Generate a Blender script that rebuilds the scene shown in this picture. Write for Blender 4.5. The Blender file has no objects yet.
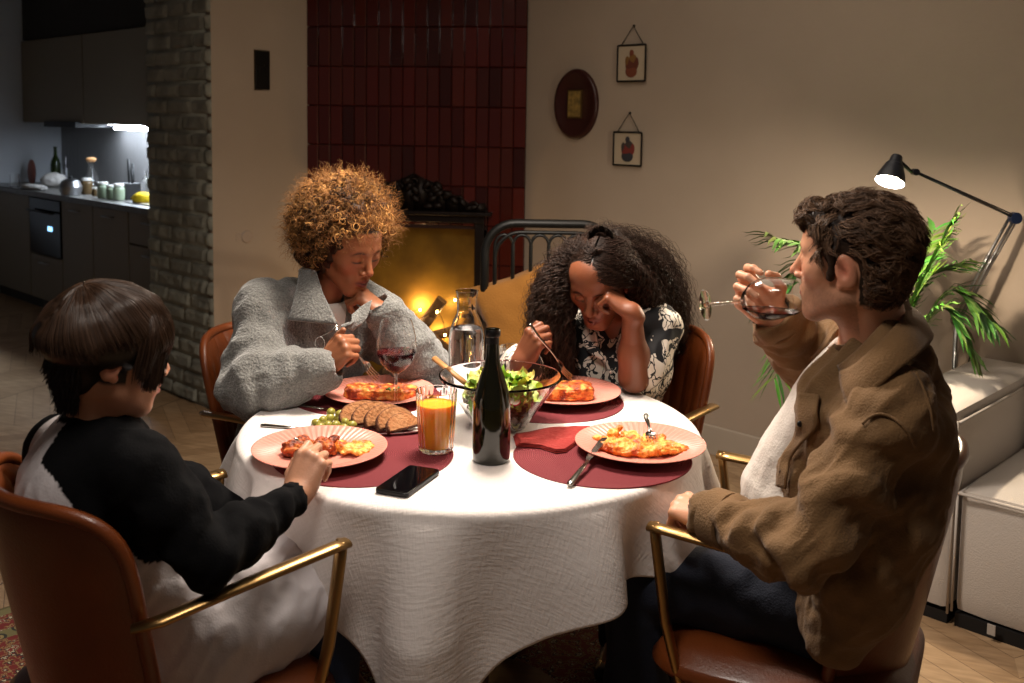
import bpy, bmesh, math, random
import numpy as np
from mathutils import Vector, Matrix
random.seed(7)
RNG = np.random.default_rng(11)
SC = bpy.context.scene
COL = SC.collection
PI = math.pi
def rad(a): return a*PI/180.0
def V3(*a): return np.array(a, float)
def nrm(v):
    v = np.asarray(v, float); return v/(np.linalg.norm(v)+1e-12)

# ------------------------------------------------------------------ camera
CAM_H = 1.47; PITCH = rad(5); ROLL = .015; SHIFT = -.13
FPX, PX, PY = 1000.0, 512.0, 341.5+SHIFT*1024
def _rx(a): c,s=math.cos(a),math.sin(a); return np.array([[1,0,0],[0,c,-s],[0,s,c]])
def _ry(a): c,s=math.cos(a),math.sin(a); return np.array([[c,0,s],[0,1,0],[-s,0,c]])
def _rz(a): c,s=math.cos(a),math.sin(a); return np.array([[c,-s,0],[s,c,0],[0,0,1]])
CM = _rx(PI/2-PITCH)@_rz(ROLL); CC = V3(0,0,CAM_H)
def ray(x,y): return CM@V3((x-PX)/FPX, -(y-PY)/FPX, -1)
def T(x,y,z=.75): d=ray(x,y); return CC+d*(z-CAM_H)/d[2]      # point at height z seen at a pixel
def P(x,y,Y): d=ray(x,y); return CC+d*Y/d[1]                  # point at distance Y seen at a pixel
cam = bpy.data.cameras.new('camera'); camo = bpy.data.objects.new('camera', cam); COL.objects.link(camo)
cam.sensor_width = 36; cam.lens = 36*FPX/1024; cam.shift_y = SHIFT; cam.clip_start=.05
camo.matrix_world = Matrix.Translation((0,0,CAM_H)) @ Matrix(CM.tolist()).to_4x4()
SC.camera = camo
cam.dof.use_dof = True; cam.dof.focus_distance = 2.35; cam.dof.aperture_fstop = 5.0
SC.view_settings.view_transform='Standard'; SC.view_settings.look='None'
SC.cycles.max_bounces=16; SC.cycles.transmission_bounces=14; SC.cycles.transparent_max_bounces=12; SC.cycles.caustics_refractive=True
SC.view_settings.gamma=1; SC.view_settings.use_curve_mapping=False

# ------------------------------------------------------------------ materials
MATS={}
def lin(c):
    return tuple(((x/255)/12.92 if x/255<=.04045 else (((x/255)+.055)/1.055)**2.4) for x in c)
def mat(name, col=(128,128,128), rough=.5, metal=0, bump=None, var=None, attr=None, trans=0, ior=1.45, emit=None, sub=0, aniso=None, sheen=0, coat=0, alpha=1, spec=.5):
    """col sRGB 0-255; bump=(scale,strength[,stretch]); var=(scale,col2[,stretch]) pigment variation"""
    m=bpy.data.materials.new(name); m.use_nodes=True; MATS[name]=m
    nt=m.node_tree; N=nt.nodes; L=nt.links; b=N['Principled BSDF']
    b.inputs['Base Color'].default_value=(*lin(col),1); b.inputs['Roughness'].default_value=rough
    b.inputs['Metallic'].default_value=metal; b.inputs['IOR'].default_value=ior
    b.inputs['Transmission Weight'].default_value=trans; b.inputs['Specular IOR Level'].default_value=spec
    if sub:
        b.inputs['Subsurface Weight'].default_value=sub; b.inputs['Subsurface Radius'].default_value=(1,.35,.2); b.inputs['Subsurface Scale'].default_value=.0025
    if sheen: b.inputs['Sheen Weight'].default_value=sheen
    if coat: b.inputs['Coat Weight'].default_value=coat; b.inputs['Coat Roughness'].default_value=.1
    if emit: b.inputs['Emission Color'].default_value=(*lin(emit[0]),1); b.inputs['Emission Strength'].default_value=emit[1]
    tc=N.new('ShaderNodeTexCoord')
    def mapped(st):
        mp=N.new('ShaderNodeMapping'); mp.inputs['Scale'].default_value=st; L.new(tc.outputs['Object'],mp.inputs['Vector']); return mp.outputs['Vector']
    cur=None
    if attr:
        a=N.new('ShaderNodeAttribute'); a.attribute_name=attr; cur=a.outputs['Color']
    if var:
        n=N.new('ShaderNodeTexNoise'); n.inputs['Scale'].default_value=var[0]; n.inputs['Detail'].default_value=5
        L.new(mapped(var[2] if len(var)>2 else (1,1,1)),n.inputs['Vector'])
        cr=N.new('ShaderNodeMapRange'); cr.inputs['From Min'].default_value=.35; cr.inputs['From Max'].default_value=.65
        L.new(n.outputs['Fac'],cr.inputs['Value'])
        mx=N.new('ShaderNodeMix'); mx.data_type='RGBA'; L.new(cr.outputs[0],mx.inputs[0])
        if cur is not None: L.new(cur,mx.inputs[6])
        else: mx.inputs[6].default_value=(*lin(col),1)
        if cur is not None:
            mx.blend_type='MULTIPLY'
        mx.inputs[7].default_value=(*lin(var[1]),1); cur=mx.outputs[2]
    if cur is not None: L.new(cur,b.inputs['Base Color'])
    if bump:
        n=N.new('ShaderNodeTexNoise'); n.inputs['Scale'].default_value=bump[0]; n.inputs['Detail'].default_value=4
        L.new(mapped(bump[2] if len(bump)>2 else (1,1,1)),n.inputs['Vector'])
        bp=N.new('ShaderNodeBump'); bp.inputs['Strength'].default_value=bump[1]; bp.inputs['Distance'].default_value=.01
        L.new(n.outputs['Fac'],bp.inputs['Height']); L.new(bp.outputs[0],b.inputs['Normal'])
    return m
def nodes(m): return m.node_tree.nodes, m.node_tree.links, m.node_tree.nodes['Principled BSDF']

# ------------------------------------------------------------------ object helpers
def tag(o,label=None,cat=None,group=None,kind=None):
    if label: o['label']=label
    if cat: o['category']=cat
    if group: o['group']=group
    if kind: o['kind']=kind
    return o
def link(name,me,m=None,parent=None,loc=None,rotz=None):
    o=bpy.data.objects.new(name,me); COL.objects.link(o)
    if m is not None: me.materials.append(m if not isinstance(m,str) else MATS[m])
    if parent is not None: o.parent=parent
    if loc is not None: o.location=tuple(loc)
    if rotz is not None: o.rotation_euler=(0,0,rotz)
    return o
def empty(name,loc=(0,0,0),rotz=0,label=None,cat=None,group=None):
    o=bpy.data.objects.new(name,None); COL.objects.link(o); o.location=tuple(loc); o.rotation_euler=(0,0,rotz); o.empty_display_size=.05
    return tag(o,label,cat,group)
def mesh_np(name,V,F,smooth=True,colors=None):
    """V (n,3); F list of arrays (k,3)/(k,4)"""
    me=bpy.data.meshes.new(name)
    V=np.asarray(V,np.float32)
    if isinstance(F,np.ndarray): F=[F]
    F=[f for f in F if len(f)]
    nl=sum(f.size for f in F); nf=sum(len(f) for f in F)
    me.vertices.add(len(V)); me.vertices.foreach_set('co',V.ravel())
    me.loops.add(nl); me.loops.foreach_set('vertex_index',np.concatenate([f.ravel() for f in F]).astype(np.int32))
    me.polygons.add(nf)
    tot=np.concatenate([np.full(len(f),f.shape[1]) for f in F]); st=np.concatenate([[0],np.cumsum(tot)[:-1]])
    me.polygons.foreach_set('loop_start',st.astype(np.int32)); me.polygons.foreach_set('loop_total',tot.astype(np.int32))
    me.polygons.foreach_set('use_smooth',np.full(nf,smooth))
    me.update(calc_edges=True); me.validate()
    if colors is not None:
        at=me.color_attributes.new('Col','FLOAT_COLOR','POINT')
        c=np.ones((len(V),4),np.float32); c[:,:3]=colors; at.data.foreach_set('color',c.ravel())
    return me
def sharp(prof,eps=.0007):
    """keeps profile corners crisp under smooth shading"""
    p=np.asarray(prof,float); out=[p[0]]
    for i in range(1,len(p)-1):
        a=p[i]-p[i-1]; b=p[i+1]-p[i]; la=np.linalg.norm(a); lb=np.linalg.norm(b)
        if la<1e-7 or lb<1e-7: out.append(p[i]); continue
        if np.dot(a,b)/(la*lb)<.88: out+= [p[i]-a/la*min(eps,la*.3),p[i],p[i]+b/lb*min(eps,lb*.3)]
        else: out.append(p[i])
    out.append(p[-1]); return np.array(out)
class MB:
    """collects shapes into one mesh"""
    def __init__(s): s.v=[]; s.f={3:[],4:[]}; s.n=0; s.c=[]
    def add(s,V,F,col=None):
        V=np.asarray(V,float)
        for f in (F if isinstance(F,list) else [F]):
            f=np.asarray(f)
            if len(f): s.f[f.shape[1]].append(f+s.n)
        s.v.append(V); s.n+=len(V)
        s.c.append(np.tile(col,(len(V),1)) if col is not None and np.ndim(col)==1 else (col if col is not None else np.zeros((len(V),3))))
        return s
    def build(s,name,m=None,parent=None,smooth=True,colors=False,loc=None,rotz=None,bevel=0,sub=0,origin=None):
        V=np.concatenate(s.v)
        if origin is not None: V=V-np.asarray(origin); loc=origin
        F=[np.concatenate(x) for x in s.f.values() if x]
        me=mesh_np(name,V,F,smooth,np.concatenate(s.c) if colors else None)
        o=link(name,me,m,parent,loc,rotz)
        if bevel:
            b=o.modifiers.new('b','BEVEL'); b.width=bevel; b.segments=3; b.limit_method='ANGLE'; b.angle_limit=rad(35); b.harden_normals=False
        if sub:
            b=o.modifiers.new('s','SUBSURF'); b.levels=sub; b.render_levels=sub
        return o
    def box(s,c,size,R=None,col=None,taper=1):
        c=np.asarray(c,float); h=np.asarray(size,float)/2
        v=np.array([[x,y,z] for z in (-1,1) for y in (-1,1) for x in (-1,1)],float)
        v[4:,:2]*=taper
        v=v*h
        if R is not None: v=v@np.asarray(R).T
        f=np.array([[0,2,3,1],[4,5,7,6],[0,1,5,4],[2,6,7,3],[0,4,6,2],[1,3,7,5]])
        return s.add(v+c,f,col)
    def tube(s,pts,r,n=8,col=None,caps=True,flat=None,up=None):
        """tube along pts; r number or list; flat=(a,b) cross-section scales"""
        pts=np.asarray(pts,float); k=len(pts); r=np.full(k,r,float) if np.ndim(r)==0 else np.asarray(r,float)
        t=np.gradient(pts,axis=0); t/=np.linalg.norm(t,axis=1)[:,None]+1e-12
        u=np.asarray(up,float) if up is not None else (V3(0,0,1) if abs(t[0][2])<.9 else V3(1,0,0))
        V=[]
        for i in range(k):
            a=u-t[i]*np.dot(u,t[i]); a/=np.linalg.norm(a)+1e-12; b=np.cross(t[i],a); u=a
            fa,fb=flat if flat else (1,1)
            ang=np.arange(n)*2*PI/n
            V.append(pts[i]+r[i]*(fa*np.cos(ang)[:,None]*a+fb*np.sin(ang)[:,None]*b))
        V=np.concatenate(V); i=np.arange(k-1)[:,None]*n; j=np.arange(n)[None]; j2=(j+1)%n
        F=np.stack([i+j,i+j2,i+n+j2,i+n+j],-1).reshape(-1,4)
        FF=[F]
        if caps:
            V=np.vstack([V,pts[0],pts[-1]]); c0=k*n; j=np.arange(n); j2=(j+1)%n
            FF.append(np.stack([np.full(n,c0),j2,j],-1)); FF.append(np.stack([np.full(n,c0+1),(k-1)*n+j,(k-1)*n+j2],-1))
        return s.add(V,FF,col)
    def lathe(s,prof,n=48,c=(0,0,0),axis=None,col=None,wob=None):
        """prof [(r,z)...]; axis: direction of local z"""
        prof=sharp(prof); k=len(prof); a=np.arange(n)*2*PI/n
        R=prof[:,0][:,None]*(wob(a,prof[:,1][:,None]) if wob else 1)
        V=np.stack([R*np.cos(a),R*np.sin(a),np.repeat(prof[:,1][:,None],n,1)],-1).reshape(-1,3)
        if axis is not None: V=V@frame_z(axis).T
        i=np.arange(k-1)[:,None]*n; j=np.arange(n)[None]; j2=(j+1)%n
        F=np.stack([i+j,i+j2,i+n+j2,i+n+j],-1).reshape(-1,4)
        return s.add(V+np.asarray(c,float),F,col)
    def ell(s,c,r,R=None,n=16,col=None,disp=None):
        th=np.linspace(0,PI,n//2+1); ph=np.arange(n)*2*PI/n
        V=np.stack([np.sin(th)[:,None]*np.cos(ph),np.sin(th)[:,None]*np.sin(ph),np.repeat(np.cos(th)[:,None],n,1)],-1).reshape(-1,3)
        if disp is not None: V=V*(1+disp*(RNG.random(len(V))-.5))[:,None]
        V=V*np.asarray(r,float)
        if R is not None: V=V@np.asarray(R).T
        k=n//2+1; i=np.arange(k-1)[:,None]*n; j=np.arange(n)[None]; j2=(j+1)%n
        F=np.stack([i+j,i+n+j,i+n+j2,i+j2],-1).reshape(-1,4)
        return s.add(V+np.asarray(c,float),F,col)
def frame_z(z,x=None):
    z=nrm(z); x=V3(1,0,0) if x is None else np.asarray(x,float)
    if abs(np.dot(nrm(x),z))>.95: x=V3(0,1,0)
    x=nrm(x-z*np.dot(x,z)); return np.stack([x,np.cross(z,x),z],1)
def frame_yz(y,z):
    """matrix with columns x,y,z: y exact, z made perpendicular"""
    y=nrm(y); z=np.asarray(z,float); z=nrm(z-y*np.dot(z,y)); return np.stack([np.cross(y,z),y,z],1)
def spline(pts,n=24):
    pts=np.asarray(pts,float); k=len(pts)
    if k<3: return np.array([pts[0]+(pts[-1]-pts[0])*t for t in np.linspace(0,1,n)])
    P_=np.vstack([2*pts[0]-pts[1],pts,2*pts[-1]-pts[-2]]); out=[]
    for q in np.linspace(0,k-1-1e-9,n):
        i=int(q); t=q-i; a,b,c,d=P_[i:i+4]
        out.append(.5*((2*b)+(-a+c)*t+(2*a-5*b+4*c-d)*t*t+(-a+3*b-3*c+d)*t**3))
    return np.array(out)
def copy_tree(o,parent=None):
    c=o.copy(); COL.objects.link(c); c.parent=parent
    for ch in list(o.children): copy_tree(ch,c)
    return c

# noise -------------------------------------------------------------
def _hash(i,j,k,s=0):
    h=(i*374761393+j*668265263+k*2147483647+s*1274126177)&0xffffffff
    h=((h^(h>>13))*1274126177)&0xffffffff
    return ((h^(h>>16))&0xffff)/65535.0*2-1
def vnoise(p,s=0):
    p=np.asarray(p,float); f=np.floor(p).astype(np.int64); t=p-f; t=t*t*(3-2*t)
    r=0
    for a in (0,1):
        for b in (0,1):
            for c in (0,1):
                w=(t[...,0] if a else 1-t[...,0])*(t[...,1] if b else 1-t[...,1])*(t[...,2] if c else 1-t[...,2])
                r=r+w*_hash(f[...,0]+a,f[...,1]+b,f[...,2]+c,s)
    return r

# ------------------------------------------------------------------ implicit surfaces (organic shapes)
class SDF:
    def __init__(s): s.pr=[]
    def rc(s,a,b,ra,rb=None,k=.01,op=0,flat=None):
        """round cone a->b; op 0 union 1 subtract; flat=(axis, factor) squash along an axis"""
        s.pr.append(('rc',np.asarray(a,float),np.asarray(b,float),ra,ra if rb is None else rb,k,op,flat)); return s
    def el(s,c,r,R=None,k=.01,op=0):
        s.pr.append(('el',np.asarray(c,float),np.asarray(r,float)*np.ones(3),np.eye(3) if R is None else np.asarray(R,float),0,k,op,None)); return s
    def chain(s,pts,rs,k=.01,flat=None):
        for i in range(len(pts)-1): s.rc(pts[i],pts[i+1],rs[i],rs[i+1],k,0,flat)
        return s
    def xf(s,M3,t,sc=1.0,other=None):
        """append prims of another SDF after a transform"""
        for q in other.pr:
            if q[0]=='rc':
                fl=q[7]
                if fl is not None: fl=(M3@np.asarray(fl[0],float),fl[1])
                s.pr.append(('rc',M3@(q[1]*sc)+t,M3@(q[2]*sc)+t,q[3]*sc,q[4]*sc,q[5]*sc,q[6],fl))
            else: s.pr.append(('el',M3@(q[1]*sc)+t,q[2]*sc,M3@q[3],0,q[5]*sc,q[6],None))
        return s
    def aabb(s):
        lo=np.full(3,1e9); hi=-lo
        for q in s.pr:
            if q[6]: continue
            if q[0]=='rc':
                for c,r in ((q[1],q[3]),(q[2],q[4])): lo=np.minimum(lo,c-r); hi=np.maximum(hi,c+r)
            else:
                e=np.sqrt(((q[3]*q[2][None])**2).sum(1)); lo=np.minimum(lo,q[1]-e); hi=np.maximum(hi,q[1]+e)
        return lo,hi
    def mesh(s,h=.004,pad=.02,disp=None,clip=None):
        lo,hi=s.aabb(); lo=lo-pad; hi=hi+pad
        if clip is not None: lo=np.maximum(lo,clip[0]); hi=np.minimum(hi,clip[1])
        n=np.ceil((hi-lo)/h).astype(int)+1
        D=np.full(n,.5,np.float32)
        for q in s.pr:
            k=q[5]; m=k+3*h
            if q[0]=='rc':
                l=np.minimum(q[1]-q[3],q[2]-q[4])-m; u=np.maximum(q[1]+q[3],q[2]+q[4])+m
            else:
                e=np.sqrt(((q[3]*q[2][None])**2).sum(1)); l=q[1]-e-m; u=q[1]+e+m
            i0=np.clip(np.floor((l-lo)/h).astype(int),0,n); i1=np.clip(np.ceil((u-lo)/h).astype(int)+1,0,n)
            if (i1<=i0).any(): continue
            sl=tuple(slice(a,b) for a,b in zip(i0,i1))
            X=(lo[0]+h*np.arange(i0[0],i1[0]))[:,None,None].astype(np.float32); Y=(lo[1]+h*np.arange(i0[1],i1[1]))[None,:,None].astype(np.float32); Z=(lo[2]+h*np.arange(i0[2],i1[2]))[None,None,:].astype(np.float32)
            if q[0]=='rc':
                a,b,ra,rb=q[1],q[2],q[3],q[4]; ba=b-a; L2=max(float(ba@ba),1e-10)
                px,py,pz=X-a[0],Y-a[1],Z-a[2]
                t=np.clip((px*ba[0]+py*ba[1]+pz*ba[2])/L2,0,1)
                dx,dy,dz=px-t*ba[0],py-t*ba[1],pz-t*ba[2]
                if q[7] is not None:
                    ax,fc=q[7]; pr=(dx*ax[0]+dy*ax[1]+dz*ax[2]); d2=dx*dx+dy*dy+dz*dz-pr*pr+(pr/fc)**2
                    d=(np.sqrt(d2)-(ra+t*(rb-ra)))*(fc if fc<1 else 1)
                else: d=np.sqrt(dx*dx+dy*dy+dz*dz)-(ra+t*(rb-ra))
            else:
                c,r,R=q[1],q[2],q[3]; px,py,pz=X-c[0],Y-c[1],Z-c[2]
                lx=px*R[0,0]+py*R[1,0]+pz*R[2,0]; ly=px*R[0,1]+py*R[1,1]+pz*R[2,1]; lz=px*R[0,2]+py*R[1,2]+pz*R[2,2]
                k0=np.sqrt((lx/r[0])**2+(ly/r[1])**2+(lz/r[2])**2); k1=np.sqrt((lx/r[0]**2)**2+(ly/r[1]**2)**2+(lz/r[2]**2)**2)+1e-9
                d=k0*(k0-1)/k1
                d=np.where(k0<.05,-r.min(),d)
            A=D[sl]
            if q[6]==0:
                hh=np.maximum(k-np.abs(A-d),0)/k; D[sl]=np.minimum(A,d)-hh*hh*k*.25
            else:
                d=-d; hh=np.maximum(k-np.abs(A-d),0)/k; D[sl]=np.maximum(A,d)+hh*hh*k*.25
        if disp is not None:
            near=np.abs(D)<disp[1]
            idx=np.argwhere(near); pts=lo+idx*h
            D[near]+=disp[0](pts).astype(np.float32)
        return surfnet(D,lo,h)
def surfnet(D,lo,h):
    S=D<0; S[0]=S[-1]=False; S[:,0]=S[:,-1]=False; S[:,:,0]=S[:,:,-1]=False
    cnt=np.zeros(np.array(S.shape)-1,np.int8)
    for a in (0,1):
        for b in (0,1):
            for c in (0,1):
                cnt+=S[a:S.shape[0]-1+a,b:S.shape[1]-1+b,c:S.shape[2]-1+c]
    act=(cnt>0)&(cnt<8); I=np.argwhere(act)
    idx=np.full(act.shape,-1,np.int64); idx[act]=np.arange(len(I))
    acc=np.zeros((len(I),3)); w=np.zeros(len(I))
    cs=[(0,0,0),(1,0,0),(0,1,0),(1,1,0),(0,0,1),(1,0,1),(0,1,1),(1,1,1)]
    for a in range(8):
        for ax in range(3):
            if cs[a][ax]: continue
            b=list(cs[a]); b[ax]=1; c0=np.array(cs[a]); c1=np.array(b)
            pa=I+c0; pb=I+c1
            va=D[pa[:,0],pa[:,1],pa[:,2]]; vb=D[pb[:,0],pb[:,1],pb[:,2]]
            cr=S[pa[:,0],pa[:,1],pa[:,2]]!=S[pb[:,0],pb[:,1],pb[:,2]]
            t=np.where(cr,va/(va-vb+1e-12),0); t=np.clip(t,0,1)
            acc[cr]+=(c0+(c1-c0)*t[:,None])[cr]; w[cr]+=1
    V=lo+(I+acc/np.maximum(w,1)[:,None])*h
    Fs=[]
    for ax in range(3):
        o=[0,1,2]; u,v=[(1,2),(2,0),(0,1)][ax]
        sl0=[slice(None)]*3; sl1=[slice(None)]*3; sl0[ax]=slice(0,-1); sl1[ax]=slice(1,None)
        ch=S[tuple(sl0)]!=S[tuple(sl1)]; E=np.argwhere(ch)
        E=E[(E[:,u]>0)&(E[:,v]>0)]
        if not len(E): continue
        inside=S[E[:,0],E[:,1],E[:,2]]
        def g(du,dv):
            e=E.copy(); e[:,u]-=du; e[:,v]-=dv; return idx[e[:,0],e[:,1],e[:,2]]
        q=np.stack([g(1,1),g(0,1),g(0,0),g(1,0)],1)
        q[~inside]=q[~inside][:,::-1]
        Fs.append(q[(q>=0).all(1)])
    return V,np.concatenate(Fs)
def vnormals(V,F):
    a=V[F[:,2]]-V[F[:,0]]; b=V[F[:,3 if F.shape[1]==4 else 1]]-V[F[:,1 if F.shape[1]==4 else 0]]
    n=np.cross(a,b); N=np.zeros_like(V)
    for c in range(F.shape[1]): np.add.at(N,F[:,c],n)
    return N/(np.linalg.norm(N,axis=1)[:,None]+1e-12)
def relax(V,F,it=2,lam=.5):
    E=np.concatenate([F[:,[i,(i+1)%F.shape[1]]] for i in range(F.shape[1])])
    n=len(V); deg=np.bincount(E[:,0],minlength=n)+np.bincount(E[:,1],minlength=n)
    for _ in range(it):
        A=np.stack([np.bincount(E[:,0],V[E[:,1],c],n)+np.bincount(E[:,1],V[E[:,0],c],n) for c in range(3)],1)
        V=V+lam*(A/np.maximum(deg,1)[:,None]-V)
    return V
def tubes_np(PT,RD,sides=3,cols=None):
    """many strands at once: PT (n,s,3), RD (n,s)"""
    n,s,_=PT.shape
    t=np.gradient(PT,axis=1); t/=np.linalg.norm(t,axis=2)[...,None]+1e-12
    ref=np.array([.31,.52,.79]); a=np.cross(t,ref); a/=np.linalg.norm(a,axis=2)[...,None]+1e-9; b=np.cross(t,a)
    ang=np.arange(sides)*2*PI/sides
    V=PT[:,:,None]+RD[:,:,None,None]*(np.cos(ang)[None,None,:,None]*a[:,:,None]+np.sin(ang)[None,None,:,None]*b[:,:,None])
    V=V.reshape(-1,3)
    base=(np.arange(n)[:,None,None]*s+np.arange(s-1)[None,:,None])*sides; j=np.arange(sides)[None,None]; j2=(j+1)%sides
    F=np.stack([base+j,base+sides+j,base+sides+j2,base+j2],-1).reshape(-1,4)
    C=None if cols is None else np.repeat(cols.reshape(-1,3),sides,0)
    return V,F,C
# ------------------------------------------------------------------ the room
E1=V3(.7193,-.6947,0); E2=V3(.6947,.7193,0); O=V3(.893,4.385,0)
RA=math.atan2(-.6947,.7193)                # room axes turned against the camera
RM=np.stack([E1,E2,V3(0,0,1)],1)
def R_(u,v,z=0): return O+E1*u+E2*v+V3(0,0,z)
H=2.75
# materials of the shell
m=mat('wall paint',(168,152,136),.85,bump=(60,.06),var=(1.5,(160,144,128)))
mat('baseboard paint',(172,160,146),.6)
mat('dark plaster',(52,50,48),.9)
mat('ceiling paint',(150,140,130),.9)
def floor_mat():
    m=mat('oak chevron',(150,118,84),.42); N,L,b=nodes(m)
    tc=N.new('ShaderNodeTexCoord'); mp=N.new('ShaderNodeMapping'); mp.inputs['Rotation'].default_value=(0,0,rad(20)); L.new(tc.outputs['Object'],mp.inputs[0])
    sx=N.new('ShaderNodeSeparateXYZ'); L.new(mp.outputs[0],sx.inputs[0])
    def ma(op,a,bb=None):
        n=N.new('ShaderNodeMath'); n.operation=op
        for i,x in enumerate((a,bb)):
            if x is None: continue
            if isinstance(x,(int,float)): n.inputs[i].default_value=x
            else: L.new(x,n.inputs[i])
        return n.outputs[0]
    pp=ma('PINGPONG',sx.outputs[0],.42); v=ma('DIVIDE',ma('ADD',sx.outputs[1],pp),.11)
    col=ma('FLOOR',ma('DIVIDE',sx.outputs[0],.42)); row=ma('FLOOR',v)
    cx=N.new('ShaderNodeCombineXYZ'); L.new(col,cx.inputs[0]); L.new(row,cx.inputs[1])
    wn=N.new('ShaderNodeTexWhiteNoise'); L.new(cx.outputs[0],wn.inputs['Vector'])
    cr=N.new('ShaderNodeValToRGB'); L.new(wn.outputs['Value'],cr.inputs[0])
    cr.color_ramp.elements[0].color=(*lin((150,122,92)),1); cr.color_ramp.elements[1].color=(*lin((176,148,116)),1)
    nz=N.new('ShaderNodeTexNoise'); nz.inputs['Scale'].default_value=9; nz.inputs['Detail'].default_value=8
    mp2=N.new('ShaderNodeMapping'); mp2.inputs['Scale'].default_value=(1,5,1); L.new(mp.outputs[0],mp2.inputs[0]); L.new(mp2.outputs[0],nz.inputs[0])
    mx=N.new('ShaderNodeMix'); mx.data_type='RGBA'; mx.blend_type='MULTIPLY'; L.new(cr.outputs[0],mx.inputs[6]); mx.inputs[0].default_value=.55
    c2=N.new('ShaderNodeValToRGB'); L.new(nz.outputs['Fac'],c2.inputs[0]); c2.color_ramp.elements[0].position=.35; c2.color_ramp.elements[0].color=(.45,.4,.33,1); c2.color_ramp.elements[1].position=.65; c2.color_ramp.elements[1].color=(1,1,1,1); L.new(c2.outputs[0],mx.inputs[7])
    fr=ma('FRACT',v); g=ma('MINIMUM',ma('GREATER_THAN',fr,.03),ma('GREATER_THAN',pp,.004))
    m2=N.new('ShaderNodeMix'); m2.data_type='RGBA'; L.new(g,m2.inputs[0]); m2.inputs[6].default_value=(*lin((92,70,50)),1); L.new(mx.outputs[2],m2.inputs[7])
    L.new(m2.outputs[2],b.inputs['Base Color'])
    bp=N.new('ShaderNodeBump'); bp.inputs['Strength'].default_value=.25; bp.inputs['Distance'].default_value=.004; L.new(nz.outputs['Fac'],bp.inputs['Height']); L.new(bp.outputs[0],b.inputs['Normal'])
floor_mat()
def struct(mb,name,m,**k): o=mb.build(name,m,**k); o['kind']='structure'; return o
fl=MB(); fl.box((-.5,4,-.05),(12,14,.1)); struct(fl,'floor','oak chevron',smooth=False)
ce=MB(); ce.box((-.5,4.5,H+.05),(12,11,.1)); struct(ce,'ceiling','ceiling paint',smooth=False)
def wallbox(name,u0,u1,v0,v1,z0,z1,m,**k):
    w=MB(); w.box((0,0,0),(u1-u0,v1-v0,z1-z0)); return struct(w,name,m,smooth=False,loc=R_((u0+u1)/2,(v0+v1)/2,(z0+z1)/2),rotz=RA,**k)
wallbox('wall_right',-2.3,5.5,.0,.15,0,H,'wall paint')
wallbox('baseboard_right',-1.2,5.5,-.018,0,0,.13,'baseboard paint',bevel=.004)
wallbox('wall_left',-2.35,-2.085,-1.26,.15,0,H,'wall paint')
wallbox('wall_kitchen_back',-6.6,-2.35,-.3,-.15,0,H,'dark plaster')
mat('kitchen side wall',(176,180,186),.7)
wallbox('wall_kitchen_side',-6.5,-6.3,-5,-.15,0,H,'kitchen side wall')
# brick pier
mat('grey painted brick',(150,150,138),.75,bump=(45,.55),var=(7,(120,120,110)))
br=MB(); 
def brickface(mb,u0,u1,v,zmax,axis='u'):
    rng=random.Random(5); rows=int(zmax/.082)
    for r in range(rows):
        x=u0-(.13 if r%2 else 0)+rng.uniform(-.03,.03)
        while x<u1:
            L_=.235+rng.uniform(-.012,.012); a=max(x,u0); b=min(x+L_,u1)
            if b-a>.03:
                g=6; d=.008+rng.uniform(-.004,.005); zc=r*.082+.041; 
                nx=max(3,int((b-a)/.011)); nz=8
                X=np.linspace(a+.005,b-.005,nx); Z=np.linspace(zc-.035,zc+.034,nz)
                G=np.array([[xx,zz] for zz in Z for xx in X])
                ex=np.minimum(np.abs(G[:,0]-a),np.abs(G[:,0]-b)); ez=np.minimum(np.abs(G[:,1]-Z[0]),np.abs(G[:,1]-Z[-1]))
                e=np.clip(np.minimum(ex/.010,ez/.010+.0),0,1)
                dd=d*e+.007*vnoise(np.c_[G*22,np.full(len(G),r*7.3)])+.003*vnoise(np.c_[G*60,np.full(len(G),r*3.3)])
                dd[ez<1e-6]=-.006; dd[(np.abs(G[:,0]-X[0])<1e-6)|(np.abs(G[:,0]-X[-1])<1e-6)]=-.012
                if axis=='u': W=np.array([R_(p[0],v-q,p[1]) for p,q in zip(G,dd)])
                else: W=np.array([R_(v+q,p[0],p[1]) for p,q in zip(G,dd)])
                i=np.arange(nz-1)[:,None]*nx; j=np.arange(nx-1)[None]
                mb.add(W,np.stack([i+j,i+j+1,i+nx+j+1,i+nx+j],-1).reshape(-1,4))
            x+=L_+.008
brickface(br,-2.73,-2.062,-1.28,H)
br.box(R_(-2.425,-.95,H/2),(.60,.65,H),R=RM)
struct(br,'wall_brick_pier','grey painted brick')
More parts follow.
